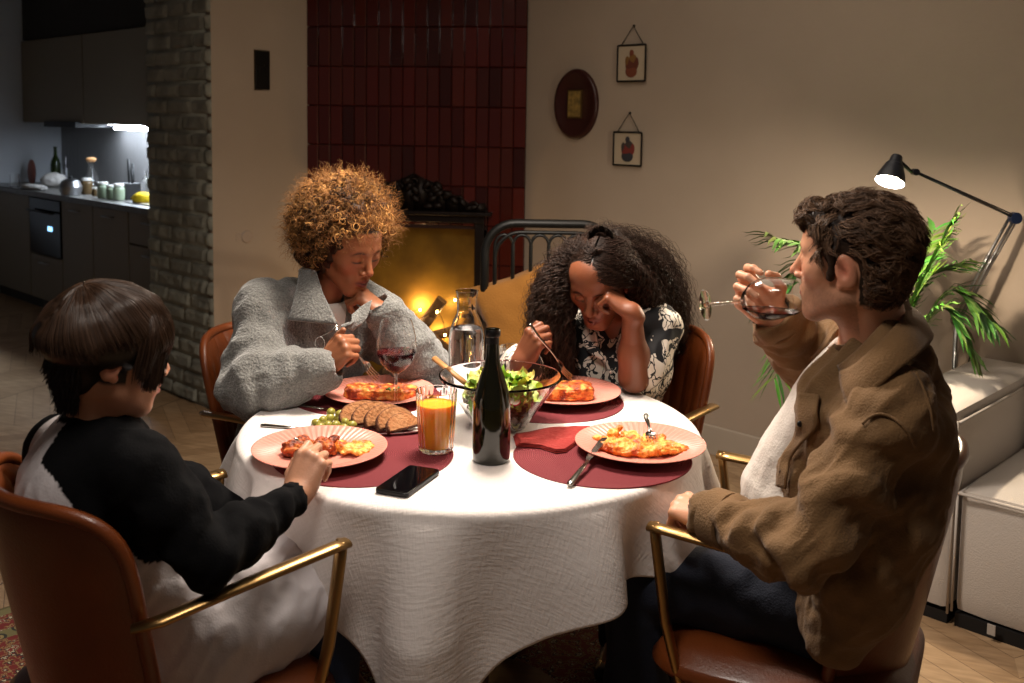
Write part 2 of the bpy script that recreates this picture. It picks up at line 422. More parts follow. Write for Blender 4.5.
# fireplace breast: red glazed tiles
F0=V3(-1.096,5.345,0); F1=V3(.067,5.18,0); EF=nrm(F1-F0); NF=V3(EF[1],-EF[0],0); FW=np.linalg.norm(F1-F0)
FR=np.stack([EF,-NF,V3(0,0,1)],1)
def F_(u,d,z): return F0+EF*u+NF*d+V3(0,0,z)
m=mat('oxblood glazed tile',(110,34,20),.16,bump=(14,.12),attr='Col',coat=.6)
mat('tile grout',(40,16,11),.8)
tl=MB(); tw,th=.0653,.206; rng=random.Random(3)
nc=int(FW/tw)+1
for r in range(15):
    for c in range(nc):
        z=r*th+.095-.206; u=c*tw
        if z>H or z+th<.02: continue
        if .20<u+tw/2<.98 and z+th*.5<.92: continue
        k=rng.choice([.55,.75,.9,1,1,1.1,1.2]); hue=rng.uniform(.8,1.25)
        col=np.array(lin((72,25,16)))*np.array([k,k*hue*.9,k*hue*.9])
        R=FR@_rz(rng.gauss(0,.018))@_rx(rng.gauss(0,.012))
        c0=F_(min(u+tw/2,FW-tw/2),.012,z+th/2)
        b=MB(); b.box((0,0,0),(tw-.003,.02,th-.003)); 
        v=b.v[0].copy(); f=v[v[:,1]<0]
        w=tw/2-.0015; hh=th/2-.0015
        fv=np.array([[-w,-.002,-hh],[w,-.002,-hh],[w,-.002,hh],[-w,-.002,hh],[-w+.004,-.006,-hh+.004],[w-.004,-.006,-hh+.004],[w-.004,-.006,hh-.004],[-w+.004,-.006,hh-.004],[-w,.01,-hh],[w,.01,-hh],[w,.01,hh],[-w,.01,hh]])
        tl.add(fv@R.T+c0,np.array([[4,5,6,7],[0,1,5,4],[1,2,6,5],[2,3,7,6],[3,0,4,7],[8,9,1,0],[9,10,2,1],[10,11,3,2],[11,8,0,3]]),col)
o=struct(tl,'wall_fireplace_tiles','oxblood glazed tile',colors=True,smooth=False)
gb=MB(); 
gb.box(F_(.10,-.12,H/2),(.2,.25,H),R=FR); gb.box(F_(FW-.10,-.12,H/2),(.2,.25,H),R=FR); gb.box(F_(FW/2,-.12,(H+.9)/2),(FW,.25,H-.9),R=FR); gb.box(F_(FW/2,-.22,.5),(FW,.03,1),R=FR)
struct(gb,'wall_fireplace_breast','tile grout',smooth=False)
def onv(px,py,v0):
    """(u,z) where a pixel's ray meets the room plane v=v0"""
    d=ray(px,py); o=CC-O; t=(v0-o@E2)/(d@E2); q=o+d*t; return q@E1,q[2]
def onu(px,py,u0):
    d=ray(px,py); o=CC-O; t=(u0-o@E1)/(d@E1); q=o+d*t; return q@E2,q[2]
def onF(px,py,dd):
    n=NF; d=ray(px,py); t=((F0+NF*dd-CC)@n)/(d@n); q=CC+d*t-F0; return q@EF,q[2]
# ---------------------------------------------------------------- kitchen
mat('grey cabinet front',(126,116,100),.5); mat('cabinet carcass',(60,58,54),.6)
mat('black glass',(10,10,12),.12); mat('stone worktop',(110,108,104),.35,var=(30,(90,88,86)))
mat('brushed steel',(170,170,172),.28,1); mat('led white',(255,255,255),.5,emit=((225,238,255),40)); mat('oven display',(150,210,255),.4,emit=((140,200,255),3))
mat('ribbed backsplash',(120,118,118),.35,bump=(60,.5,(1,1,.02)))
mat('glass clear',(255,255,255),.02,trans=1,ior=1.45); mat('green glass',(60,80,30),.05,trans=.85)
mat('cork',(190,140,90),.8); mat('white ceramic',(220,218,212),.35); mat('black plastic',(14,14,15),.4); mat('crumpled white',(205,200,195),.8,bump=(30,.8))
def rb(mb,u0,u1,v0,v1,z0,z1): mb.box(R_((u0+u1)/2,(v0+v1)/2,(z0+z1)/2),(u1-u0,v1-v0,z1-z0),R=RM); return mb
GK='grey base units along the kitchen wall'
def base_unit(u0,u1,fronts,label,handles,top=.858):
    t=empty('kitchen_base_cabinet',R_((u0+u1)/2,-.6,0),0,label,'cabinet',GK)
    off=-np.array(t.location)
    def bl(mb,n,m_,par,**k): return mb.build(n,m_,par,smooth=False,loc=off if par is t else None,**k)
    bl(rb(rb(MB(),u0,u1,-.89,-.31,.1,top),u0,u1,-.84,-.35,0,.1),'body','cabinet carcass',t)
    for (z0,z1,nm),h in zip(fronts,handles):
        f=bl(rb(MB(),u0+.003,u1-.003,-.915,-.89,z0,z1),nm,'grey cabinet front',t,bevel=.002)
        if h:
            uc=(u0+u1)/2; mb=MB(); mb.tube([R_(uc-.07,-.94,z1-.05),R_(uc+.07,-.94,z1-.05)],.006); mb.tube([R_(uc-.06,-.915,z1-.05),R_(uc-.06,-.94,z1-.05)],.004); mb.tube([R_(uc+.06,-.915,z1-.05),R_(uc+.06,-.94,z1-.05)],.004)
            mb.build('handle','brushed steel',f)
    return t
base_unit(-6.29,-5.405,[(.1,.855,'door')],'grey base cabinet in the dark kitchen corner, beside the oven',[0])
t=base_unit(-5.395,-4.81,[(.1,.43,'drawer'),],'grey kitchen cabinet with the small oven built in',[1],.432)
off=-np.array(t.location)
ov=empty('oven',R_(-5.1,-.6,.44),0,'black built-in oven with a lit blue display in grey kitchen units','oven')
oo=-np.array(ov.location)
rb(MB(),-5.385,-4.82,-.92,-.885,.44,.85).build('door','black glass',ov,smooth=False,loc=oo,bevel=.004)
u_,z_=onv(50,229,-.922); d_=rb(MB(),u_-.035,u_+.035,-.925,-.92,z_-.016,z_+.016).build('display','oven display',ov,smooth=False,loc=oo)
MB().tube([R_(-5.35,-.95,.76),R_(-4.86,-.95,.76)],.008).build('handle','black plastic',ov,loc=oo)
base_unit(-4.80,-4.29,[(.1,.855,'door')],'grey base cabinet with bar handle right of the oven',[1])
base_unit(-4.28,-3.76,[(.1,.855,'door')],'grey base cabinet between two other doors, second right of the oven',[1])
base_unit(-3.75,-3.15,[(.66,.855,'drawer'),(.1,.65,'drawer')],'grey base cabinet with two drawers beside the brick pier',[1,1])
base_unit(-3.14,-2.74,[(.1,.855,'door')],'grey base cabinet mostly behind the brick pier',[1])
tag(rb(MB(),-6.298,-2.735,-.935,-.303,.86,.90).build('kitchen_worktop','stone worktop',smooth=False,bevel=.003),'long grey stone worktop crowded with jars and bottles','worktop')
tag(rb(MB(),-6.298,-2.735,-.308,-.302,.901,1.395).build('backsplash','ribbed backsplash',smooth=False),'grey ribbed splashback lit under the kitchen wall cabinets','backsplash')
for i,(a,b) in enumerate([(-6.29,-5.1),(-5.09,-3.9),(-3.89,-2.74)]):
    t=empty('kitchen_wall_cabinet',R_((a+b)/2,-.46,1.42),0,['grey wall cabinet in the far dark kitchen corner','grey wall cabinet above the black extractor and jars','grey wall cabinet next to the brick pier, above the bright light'][i],'cabinet','grey wall cabinets over the worktop')
    oo=-np.array(t.location)
    rb(MB(),a,b,-.60,-.31,1.42,2.06).build('body','cabinet carcass',t,smooth=False,loc=oo)
    rb(MB(),a+.003,b-.003,-.62,-.60,1.40,2.06).build('door','grey cabinet front',t,smooth=False,loc=oo,bevel=.002)
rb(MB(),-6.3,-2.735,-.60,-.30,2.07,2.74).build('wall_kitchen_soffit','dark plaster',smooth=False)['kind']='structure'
uh0,_=onv(58,126,-.55); uh1,_=onv(90,126,-.55)
t=empty('extractor_hood',R_((uh0+uh1)/2,-.5,1.36),0,'slim black extractor hood under the grey wall cabinet','extractor hood'); oo=-np.array(t.location)
rb(MB(),uh0,uh1,-.66,-.33,1.37,1.415).build('body','black plastic',t,smooth=False,loc=oo,bevel=.004)
ul0,_=onv(121,126,-.55)
tag(rb(MB(),ul0,-2.8,-.60,-.5,1.365,1.395).build('under_cabinet_light','led white',smooth=False),'bright white light bar under the cabinet by the brick pier','light')
tag(rb(MB(),uh1+.02,ul0-.02,-.42,-.39,1.392,1.40).build('led_strip','led white',smooth=False),'thin white light strip between extractor hood and bright light bar','light')
def area(name,loc,size,power,col,rot=(0,0,0),sy=None,shape='RECTANGLE',spread=None):
    l=bpy.data.lights.new(name,'AREA'); l.energy=power; l.color=col; l.shape=shape; l.size=size
    if sy: l.size_y=sy
    if spread: l.spread=spread
    o=bpy.data.objects.new(name,l); COL.objects.link(o); o.location=tuple(loc); o.rotation_euler=rot; return o
area('kitchen_strip_light',R_(-4.3,-.45,1.385),2.9,17,(.78,.90,1),(0,0,RA),.05)
# things on the worktop: (pixel x, base y)
def K(px,py): return T(px,py,.902)
def lather(name,prof,m_,loc,label,cat,group=None,n=24,parts=()):
    o=MB().lathe(prof,n).build(name,m_,loc=loc); tag(o,label,cat,group)
    for pn,pp,pm in parts: MB().lathe(pp,n).build(pn,pm,o)
    return o
def solid_glass(r,h,t=.004,base=.006): return [(0,0),(r*.9,0),(r,.004),(r,h),(r-t,h),(r-t,base),(0,base)]
lather('drinking_glass',solid_glass(.035,.10),'glass clear',K(15,187),'drinking glass at the far left end of the kitchen worktop','glass')
bd=MB(); 
for s_,r_ in ((0,1),): bd.ell((0,0,.09),(.075,.022,.105),n=18)
mat('pinkish board',(150,92,80),.6); tag(bd.build('cutting_board','pinkish board',loc=K(32,183),rotz=RA),'rounded pinkish-brown board standing beside the dark green bottle','board')
BOT=[(0,0),(.036,0),(.038,.01),(.038,.17),(.032,.20),(.015,.235),(.013,.30),(.015,.302),(.015,.31),(0,.31)]
lather('wine_bottle',BOT,'green glass',K(44,186)+V3(.05,.1,0),'dark green bottle standing on the kitchen worktop','bottle')
lather('glass_bottle',[(r*.7,z*.75) for r,z in BOT],'glass clear',K(54,187)+V3(.05,.1,0),'small clear bottle behind the crumpled white bag','bottle')
cr=MB(); cr.ell((0,0,.05),(.10,.07,.06),n=28,disp=.25); tag(cr.build('paper_bag','crumpled white',loc=K(54,187)),'crumpled white bag lying on the kitchen worktop','bag')
cr=MB(); cr.ell((0,0,.015),(.2,.06,.02),n=28,disp=.3); tag(cr.build('tea_towel','crumpled white',loc=K(34,189),rotz=RA),'white cloth lying in front of the pinkish board','cloth')
lather('carafe',[(0,0),(.05,0),(.055,.01),(.05,.10),(.022,.17),(.02,.20),(.03,.22),(.028,.22),(.018,.2),(.02,.17),(.046,.10),(.05,.01),(0,.008)],'glass clear',K(78,192)+V3(.05,.12,0),'clear carafe with a pale round stopper on the kitchen worktop','carafe',parts=(('stopper',[(0,.215),(.02,.215),(.035,.225),(.04,.24),(.025,.25),(0,.252)],'cork'),))
lather('kettle',[(0,0),(.06,0),(.075,.03),(.078,.06),(.06,.10),(.03,.115),(0,.118)],'brushed steel',K(71,195),'round shiny steel kettle on the kitchen worktop','kettle',parts=(('lid_knob',[(0,.115),(.012,.116),(.014,.13),(0,.135)],'black plastic'),))
mat('pickle brown',(80,60,30),.4); mat('pale preserve',(150,165,140),.3)
JP=[(0,0),(.03,0),(.034,.01),(.034,.07),(.028,.08),(.028,.085),(0,.085)]
for px,py,sc,mm,lb in [(87,194,1.15,'pickle brown','dark brown jar with white lid beside the steel kettle'),(95,196,.6,'pickle brown','small squat jar between the brown jar and pale jars'),(103,198,1.1,'pale preserve','pale green jar with white lid, first of three'),(111,199,.95,'pale preserve','pale jar with white lid, middle of three'),(119,200,1.1,'pale preserve','pale jar with white lid, third of three, nearest the knives')]:
    lather('glass_jar',[(r*sc,z*sc) for r,z in JP],mm,K(px,py),lb,'jar','jars on the kitchen worktop',parts=(('lid',[(0,.086*sc),(.031*sc,.086*sc),(.031*sc,.1*sc),(0,.1*sc)],'white ceramic'),))
t=empty('knife_block',K(131,199),RA,'black knife block with dark handles standing up on the worktop','knife block')
MB().box((0,0,.055),(.09,.11,.11),taper=.9).build('block','black plastic',t,smooth=False,bevel=.004)
for x,y,h in ((-.025,0,.27),(0,.02,.24),(.025,0,.21)): MB().tube([(x,y,.1),(x-.004,y,h*.6),(x-.01,y,h)],[.008,.012,.01],flat=(1,.6)).build('knife_handle','black plastic',t)
mat('yellow cloth',(225,190,20),.7,bump=(25,.6)); cr=MB(); cr.ell((0,0,.03),(.07,.05,.04),n=24,disp=.25); tag(cr.build('yellow_cloth','yellow cloth',loc=K(143,203)),'bright yellow cloth on the worktop beside the brick pier','cloth')
lather('oil_bottle',[(r*.8,z*.62) for r,z in BOT],'glass clear',K(139,199)+V3(.02,.08,0),'clear slim bottle behind the yellow cloth','bottle')
tag(rb(MB(),-3.95,-3.3,-.85,-.65,.901,.908).build('draining_tray','brushed steel',smooth=False,bevel=.002),'flat steel draining tray on the worktop near the pier','tray')
# ---------------------------------------------------------------- small things on the left wall
v0_,z0_=onu(253,91,-2.09); v1_,z1_=onu(270,50,-2.09)
mat('antique black',(22,20,18),.3,.6); mat('brass dull',(120,95,60),.35,.9)
t=empty('wall_plaque',R_(-2.1,(v0_+v1_)/2,z0_),0,'small upright black plaque high on the pale wall beside the red tiles','wall plaque'); oo=-np.array(t.location)
rb(MB(),-2.1,-2.085,v0_,v1_,z0_,z1_).build('frame','brass dull',t,smooth=False,loc=oo,bevel=.003)
rb(MB(),-2.086,-2.078,v0_+.008,v1_-.008,z0_+.008,z1_-.008).build('panel','antique black',t,smooth=False,loc=oo,bevel=.003)
mb=MB(); vc=(v0_+v1_)/2; zc=(z0_+z1_)/2
mb.tube([R_(-2.076,vc+.025*math.cos(a),zc-.01+.035*math.sin(a)) for a in np.linspace(-.2,PI+.2,12)],.003); mb.build('relief','antique black',t,loc=oo)
v0_,z0_=onu(234,244,-2.09); v1_,z1_=onu(250,230,-2.09)
mat('pale switch plastic',(165,148,134),.4)
t=empty('light_switch',R_(-2.1,(v0_+v1_)/2,z0_),0,'pale double switch plate on the wall between brick and woman','light switch'); oo=-np.array(t.location)
rb(MB(),-2.1,-2.088,v0_,v1_,z0_,z1_).build('plate','pale switch plastic',t,smooth=False,loc=oo,bevel=.003)
vm=v0_*.45+v1_*.55
MB().lathe([(0,0),(.03,0),(.033,.004),(.028,.008),(0,.008)],24,c=R_(-2.088,vm+.02,(z0_+z1_)/2),axis=E1).build('dial','pale switch plastic',t,loc=oo)
rb(MB(),-2.088,-2.083,v0_+.008,v0_+.04,z0_+.012,z1_-.012).build('rocker','pale switch plastic',t,smooth=False,loc=oo,bevel=.002)
# ---------------------------------------------------------------- fireplace insert
mat('cast iron',(26,17,14),.45,.5,bump=(30,.3)); mat('aged brass',(150,118,50),.38,.75,bump=(7,.15),var=(6,(118,92,44)))
t=empty('fireplace_surround',F_(FW/2,0,0),0,'dark iron fireplace surround with carved crest over a brass back','fireplace'); oo=-np.array(t.location)
uc=FW/2
mb=MB(); mb.box(F_(.235,.0,.47),(.05,.06,.94),R=FR); mb.box(F_(FW-.235,.0,.47),(.05,.06,.94),R=FR); mb.box(F_(uc,.0,.955),(.76,.08,.04),R=FR); mb.box(F_(uc,.02,.985),(.84,.11,.02),R=FR)
mb.build('iron_frame','cast iron',t,smooth=False,loc=oo,bevel=.004)
mb=MB()                                      # crest: leafy relief rising to the middle
outl=[(-.40,.0),(-.38,.05),(-.30,.045),(-.24,.085),(-.17,.10),(-.12,.15),(-.07,.165),(0,.20),(.07,.165),(.12,.15),(.17,.10),(.24,.085),(.30,.045),(.38,.05),(.40,0)]
for i in range(len(outl)-1):
    (a,b),(c,d)=outl[i],outl[i+1]
    vs=[F_(uc+a,.0,.99),F_(uc+c,.0,.99),F_(uc+c,.0,.99+d),F_(uc+a,.0,.99+b)]; vs2=[v+NF*.03 for v in vs]
    mb.add(np.array(vs+vs2),np.array([[0,3,2,1],[4,5,6,7],[0,1,5,4],[2,3,7,6],[1,2,6,5],[0,4,7,3]]))
for i in range(26):
    u=rng.uniform(-.36,.36); hh=np.interp(u,[o_[0] for o_ in outl],[o_[1] for o_ in outl])
    z=rng.uniform(.1,1)*hh; mb.ell(F_(uc+u,.035,.995+z),(.03,.02,.018),R=FR@_ry(rng.uniform(-1,1)),n=10)
for i in range(9):
    u=-.32+.08*i; hh=np.interp(u,[o_[0] for o_ in outl],[o_[1] for o_ in outl]); mb.tube([F_(uc+u+.025*math.cos(a)*(1-a/9),.035,.99+hh*.75+.025*math.sin(a)*(1-a/9)) for a in np.linspace(0,6,16)],.007,n=6)
mb.build('crest','cast iron',t,loc=oo)
mb=MB(); mb.box(F_(uc,-.12,.49),(.68,.012,.92),R=FR); mb.build('back_plate','aged brass',t,smooth=False,loc=oo)
for q_ in (-.335,.335): MB().box(F_(uc+q_,-.05,.49),(.012,.14,.92),R=FR).build('side_plate','aged brass',t,smooth=False,loc=oo)
mb=MB(); mb.box(F_(uc,.1,.03),(.95,.5,.06),R=FR); mb.build('hearth','cast iron',t,smooth=False,loc=oo,bevel=.005)
mat('bark',(70,52,36),.9,bump=(20,.8)); mat('log end',(150,118,78),.8); mat('warm bulb',(255,210,140),.4,emit=((255,190,95),55)); mat('cable dark',(25,22,18),.6)
def FP(px,py,d): u,z=onF(px,py,d); return F_(u,d,z)
LG=[((380,380),(442,300),.035),((404,318),(450,352),.03),((392,350),(470,326),.03),((440,378),(478,318),.034),((385,374),(475,372),.04),((418,330),(436,312),.022)]
for i,(a,b,r_) in enumerate(LG):
    p0=FP(*a,.04+.03*(i%3)); p1=FP(*b,.0+.03*((i+1)%3)); mid=(p0+p1)/2+V3(*[rng.gauss(0,.006) for _ in range(3)])
    o=MB().tube([p0,mid,p1],[r_,r_*.95,r_*.85],n=12,caps=False).build('firewood_log','bark')
    tag(o,['split log leaning left across the fireplace opening','short log lying over the leaning one by the lights','log crossing low behind the string lights','log leaning right beside the carafe','bottom log lying flat in the fireplace','small log end poking up behind the wine glass'][i],'log','logs in the fireplace')
    d_=nrm(p1-p0)
    for pp,dd in ((p0,-d_),(p1,d_)): MB().lathe([(0,.004),(r_*.86,.003),(r_*.9,0)],12,c=pp+dd*.001,axis=dd).build('cut_end','log end',o)
t=empty('string_lights',FP(410,330,.1),0,'string of small warm bulbs glowing among the fireplace logs','string lights'); oo=-np.array(t.location)
BL=[(408,312),(400,303),(412,322),(399,336),(424,342),(410,355),(436,350),(424,372),(437,312),(445,335),(420,310),(404,368),(459,345),(455,300)]
bp_=[FP(x,y,.09+.02*(i%3)) for i,(x,y) in enumerate(BL)]
MB().tube(spline([bp_[i] for i in (1,0,10,2,8,9,6,4,3,5,11,7,12)],120),.0018,n=5).build('cable','cable dark',t,loc=oo)
for i,p_ in enumerate(bp_):
    s_=.0095 if i in (0,1,4,7) else .006
    MB().ell(p_,(s_,s_,s_*1.3),n=10).build('bulb','warm bulb',t,loc=oo)
for px,py,e in ((408,315,3.4),(428,345,3.0),(440,312,1.6)):
    l=bpy.data.lights.new('string_glow','POINT'); l.energy=e; l.color=(1,.62,.25); l.shadow_soft_size=.02
    o=bpy.data.objects.new('string_glow',l); COL.objects.link(o); o.location=tuple(FP(px,py,.03))
# ---------------------------------------------------------------- pictures on the right wall
mat('maroon lacquer',(52,20,16),.35); mat('gold print',(150,122,62),.5,var=(40,(95,78,40))); mat('black metal',(16,15,14),.4,.7); mat('paper cream',(172,156,134),.8)
u0,z0=onv(577,104,0); ua,_=onv(556,104,0); ub,_=onv(599,104,0); _,zt=onv(577,69,0); _,zb=onv(577,139,0)
t=empty('oval_plaque',R_((ua+ub)/2,0,(zt+zb)/2),RA,'dark maroon oval plaque with a small gold picture in its middle','wall plaque')
a_,b_=(ub-ua)/2,(zt-zb)/2
def oval(mb,a,b,y0,y1,n=48):
    ang=np.arange(n)*2*PI/n; st=[(1,y0),(1,y0-(y0-y1)*.5),(.97,y1),(.86,y1),(.82,y1+.006),(0.001,y1+.006)]
    V=np.concatenate([np.c_[a*s*np.cos(ang),np.full(n,y),b*s*np.sin(ang)] for s,y in st]); k=len(st); i=np.arange(k-1)[:,None]*n; j=np.arange(n)[None]; j2=(j+1)%n
    mb.add(V,np.stack([i+j,i+j2,i+n+j2,i+n+j],-1).reshape(-1,4)); return mb
oval(MB(),a_,b_,0,-.02).build('body','maroon lacquer',t)
MB().box((0,-.017,0),(a_*.66,.008,b_*.82)).build('frame','brass dull',t,smooth=False,bevel=.001)
MB().box((0,-.021,0),(a_*.56,.004,b_*.72)).build('picture','gold print',t,smooth=False)
def hang(pxl,pxr,pyt,pyb,apx,apy,label,cols):
    ul,zt=onv(pxl,pyt,0); ur,zb=onv(pxr,pyb,0); ux,zx=onv(apx,apy,0)
    c=R_((ul+ur)/2,0,(zt+zb)/2); t=empty('picture_frame',c,RA,label,'picture frame','small hanging glass picture frames'); w,h=(ur-ul)/2,(zt-zb)/2
    mb=MB()
    for a,b in (((-w,-h),(w,-h)),((w,-h),(w,h)),((w,h),(-w,h)),((-w,h),(-w,-h))): mb.tube([(a[0],-.016,a[1]),(b[0],-.016,b[1])],.0045,n=6)
    mb.build('frame','black metal',t)
    MB().box((0,-.012,0),(2*w,.004,2*h)).build('backing','paper cream',t,smooth=False)
    dx,dz=ux-(ul+ur)/2,zx-(zt+zb)/2
    MB().tube([(-w*.8,-.012,h),(dx,-.012,dz),(w*.8,-.012,h)],.0022,n=5).build('chain','black metal',t)
    MB().ell((dx,-.008,dz),(.006,.008,.006),n=8).build('nail','black metal',t)
    mb=MB()                               # little printed figure: skirt, torso, head, arm
    for (x,z,rx,rz_),cc in zip(((0,-.45,.42,.35),(-.05,-.1,.38,.4),(.1,.2,.3,.3),(0,.55,.16,.2),(.32,.0,.2,.35),(-.3,.1,.15,.3)),cols*2): mb.ell((x*w,-.0155,z*h),(rx*w,.002,rz_*h),n=14,col=lin(cc))
    mb.build('print','figure print',t,colors=True)
mat('figure print',(120,60,40),.8,attr='Col')
hang(620,647,46,81,635,26,'upper hanging glass frame with a reddish figure print',[(110,56,36),(92,44,30),(120,84,40)])
hang(616,643,132,166,631,113,'lower hanging glass frame with a dark blue and red figure',[(44,44,52),(110,40,34),(58,50,48)])
# ---------------------------------------------------------------- rattan armchair and cushions
mat('black rattan',(14,14,13),.45); mat('mustard fabric',(150,98,30),.85,bump=(150,.25),sheen=.3)
YB=3.85; cL=P(484,300,YB); cR=P(612,300,YB); zt=P(530,224,YB)[2]; xw=(cR[0]-cL[0]); xc=(cL[0]+cR[0])/2
t=empty('rattan_armchair',(xc,YB-.25,0),0,'black rattan chair with looped back behind the curly-haired woman','chair')
w=xw/2
def hoop(w,z0,zt,rr,y): 
    a=np.linspace(PI,0,18); k=rr
    pts=[(-w,y,z0)]+[(-w+k+k*math.cos(x),y,zt-k+k*math.sin(x)) for x in np.linspace(PI,PI/2,9)]+[(w-k+k*math.cos(x),y,zt-k+k*math.sin(x)) for x in np.linspace(PI/2,0,9)]+[(w,y,z0)]
    return pts
MB().tube(hoop(w,.38,zt,.12,.27),.017).tube(hoop(w-.04,.38,zt-.035,.10,.27),.008).build('back_frame','black rattan',t)
for i in range(6):
    x=-w+.075+i*(2*w-.15)/5
    MB().tube([(x-.036+0,.27,.42)]+[(x-.0+.036*math.cos(a)*1.0,.27,zt-.09+.045*math.sin(a)) for a in np.linspace(PI,0,9)]+[(x+.036,.27,.42)],.0065).build('back_loop','black rattan',t)
for sx in (-1,1):
    MB().tube(spline([(sx*w,.27,.68),(sx*(w+.02),.05,.66),(sx*(w+.02),-.2,.62),(sx*w,-.24,.40),(sx*w,-.25,.0)],24),.015).build('arm','black rattan',t)
    MB().tube([(sx*w,.27,.42),(sx*w,.30,0)],.015).build('leg','black rattan',t)
MB().box((0,.0,.40),(2*w,.52,.035)).build('seat','black rattan',t,bevel=.01)
def cushion(name,c,R,size,th,label):
    n=22; g=np.linspace(-1,1,n); X,Z=np.meshgrid(g,g); r=(1-X**4)*(1-Z**4)
    pinch=1-.10*(X*X)*(Z*Z)*0-.07*(1-np.abs(X))*np.abs(Z)**3-.07*(1-np.abs(Z))*np.abs(X)**3
    d=th/2*np.power(np.clip(r,0,1),.45); wr=.006*vnoise(np.stack([X*3,Z*3,X*0+len(label)],-1))
    mb=MB()
    for s in (-1,1):
        V=np.stack([X*size/2*pinch,s*(d+wr*(d>0.001)),Z*size/2*pinch],-1).reshape(-1,3)@R.T
        i=np.arange(n-1)[:,None]*n; j=np.arange(n-1)[None]; F=np.stack([i+j,i+j+1,i+n+j+1,i+n+j],-1).reshape(-1,4)
        mb.add(V,F if s<0 else F[:,::-1])
    o=mb.build(name,'mustard fabric',loc=c,sub=1); return tag(o,label,'cushion','mustard cushions on the rattan chair')
cushion('cushion',P(522,315,YB+.02),_ry(rad(-20))@_rx(rad(-10)),.335,.13,'mustard cushion with its corner up, left one on the rattan chair')
cushion('cushion',P(570,320,YB+.08),_ry(rad(6))@_rx(rad(-10)),.33,.12,'mustard cushion half hidden behind the curly-haired woman')
# ---------------------------------------------------------------- sofa
mat('off-white upholstery',(186,178,170),.85,bump=(220,.2),sheen=.2); mat('sofa plinth',(14,12,12),.7); mat('cream piping',(176,168,160),.8)
S1=T(948,626.5,0)
so=empty('sofa',tuple(S1),RA,'off-white modular sofa with piped edges on a black plinth','sofa')
def softbox(mb,c,s,r=.02,n=5,puff=.0):
    # rounded box grid
    c=np.array(c,float); s=np.array(s,float)/2
    for ax in range(3):
        for sg in (-1,1):
            m_=12; g=np.linspace(-1,1,m_); A,B=np.meshgrid(g,g); q=np.zeros((m_,m_,3)); o1,o2=(ax+1)%3,(ax+2)%3
            q[...,ax]=sg; q[...,o1]=A; q[...,o2]=B; v=q*s
            inner=np.clip(v,-(s-r),(s-r)); d=v-inner; l=np.linalg.norm(d,axis=-1,keepdims=True); v=inner+d/np.maximum(l,1e-9)*r
            v[...,ax]+=sg*puff*(1-A**2)*(1-B**2)
            i=np.arange(m_-1)[:,None]*m_; j=np.arange(m_-1)[None]; F=np.stack([i+j,i+j+1,i+m_+j+1,i+m_+j],-1).reshape(-1,4)
            if sg<0: F=F[:,::-1]
            mb.add(v.reshape(-1,3)+c,F)
    return mb
arm_w=.22; D_=.80; ah=.60; 
softbox(MB(),(-arm_w/2-.004,D_/2,.03+.635/2),(arm_w,D_,.605),r=.022,puff=.008).build('armrest','off-white upholstery',so)
softbox(MB(),(.45+.006,D_/2+.01,.04+.19),(.9,D_-.02,.375),r=.02,puff=.014).build('seat_module','off-white upholstery',so)
softbox(MB(),(.45,D_-.11,.6),(.9,.2,.5),r=.04,puff=.012).build('backrest','off-white upholstery',so)
mb=MB(); 
for z in (.615,): 
    q=.006; L_=[(-arm_w,0,z),(0,0,z),(0,D_,z)]; mb.tube(L_,.005,n=6)
mb.tube([(.006,.002,.408),(.9,.002,.408)],.005,n=6); mb.tube([(.012,.002,.408),(.012,.78,.408)],.005,n=6); mb.tube([(.006,.002,.05),(.006,.002,.408)],.004,n=6); mb.tube([(-.004,-.003,.04),(-.004,-.003,.62)],.004,n=6)
mb.build('piping','cream piping',so)
mb=MB(); mb.box((-arm_w/2,D_/2,.018),(arm_w-.02,D_-.03,.036)); mb.box((.45,D_/2,.02),(.88,D_-.04,.04)); mb.build('plinth','sofa plinth',so,smooth=False)
mb=MB(); mb.box((.12,.0,.035),(.022,.004,.03)); mb.build('fabric_tab','cream piping',so,smooth=False)
# ---------------------------------------------------------------- lamp
mat('dark enamel',(38,40,46),.35,.3); mat('lamp inside',(230,225,215),.6); mat('lamp bulb',(255,240,215),.4,emit=((255,214,150),70)); mat('joint blue',(36,48,80),.4,.5)
YL=3.40
J1=P(915,172,YL-.18); J2=P(1015,218,YL+.05); J3=P(957,321,YL+.12); J4=np.array([J3[0],J3[1],.0])
LC=P(890,181,YL-.25); ax=nrm(V3(-.34,-.36,-.86))
la=empty('anglepoise_lamp',tuple(J4),0,'lit adjustable lamp with small dark shade reaching over the palm','lamp'); oo=-np.array(la.location)
MB().lathe([(.008,-.092),(.015,-.091),(.018,-.086),(.020,-.07),(.028,-.056),(.042,-.02),(.047,.004),(.045,.004),(.040,-.02),(.028,-.058),(.012,-.07)],36,c=LC,axis=ax).build('shade','dark enamel',la,loc=oo)
MB().lathe([(.0425,-.004),(.039,-.02),(.027,-.057),(.001,-.06)],36,c=LC,axis=ax).build('reflector','lamp inside',la,loc=oo)
MB().ell(LC-ax*.018,(.024,.024,.024),n=20).build('bulb','lamp bulb',la,loc=oo)
MB().tube([LC-ax*.07+V3(.015,0,0),J1-V3(.015,0,-.003),J1],.006).build('neck','dark enamel',la,loc=oo)
mb=MB(); off=V3(0,0,.009); mb.tube([J1,J2],.0045); mb.tube([J1+off*.4,J2+off],.0025); mb.build('upper_arm','dark enamel',la,loc=oo)
mb=MB(); s_=V3(.022,0,.004); mb.tube([J2-s_,J3-s_*.8],.0055); mb.tube([J2,J3],.0055); mb.tube([J2+s_*.6,J3+s_*.5],.003); mb.build('lower_arm','brushed steel',la,loc=oo)
mb=MB(); 
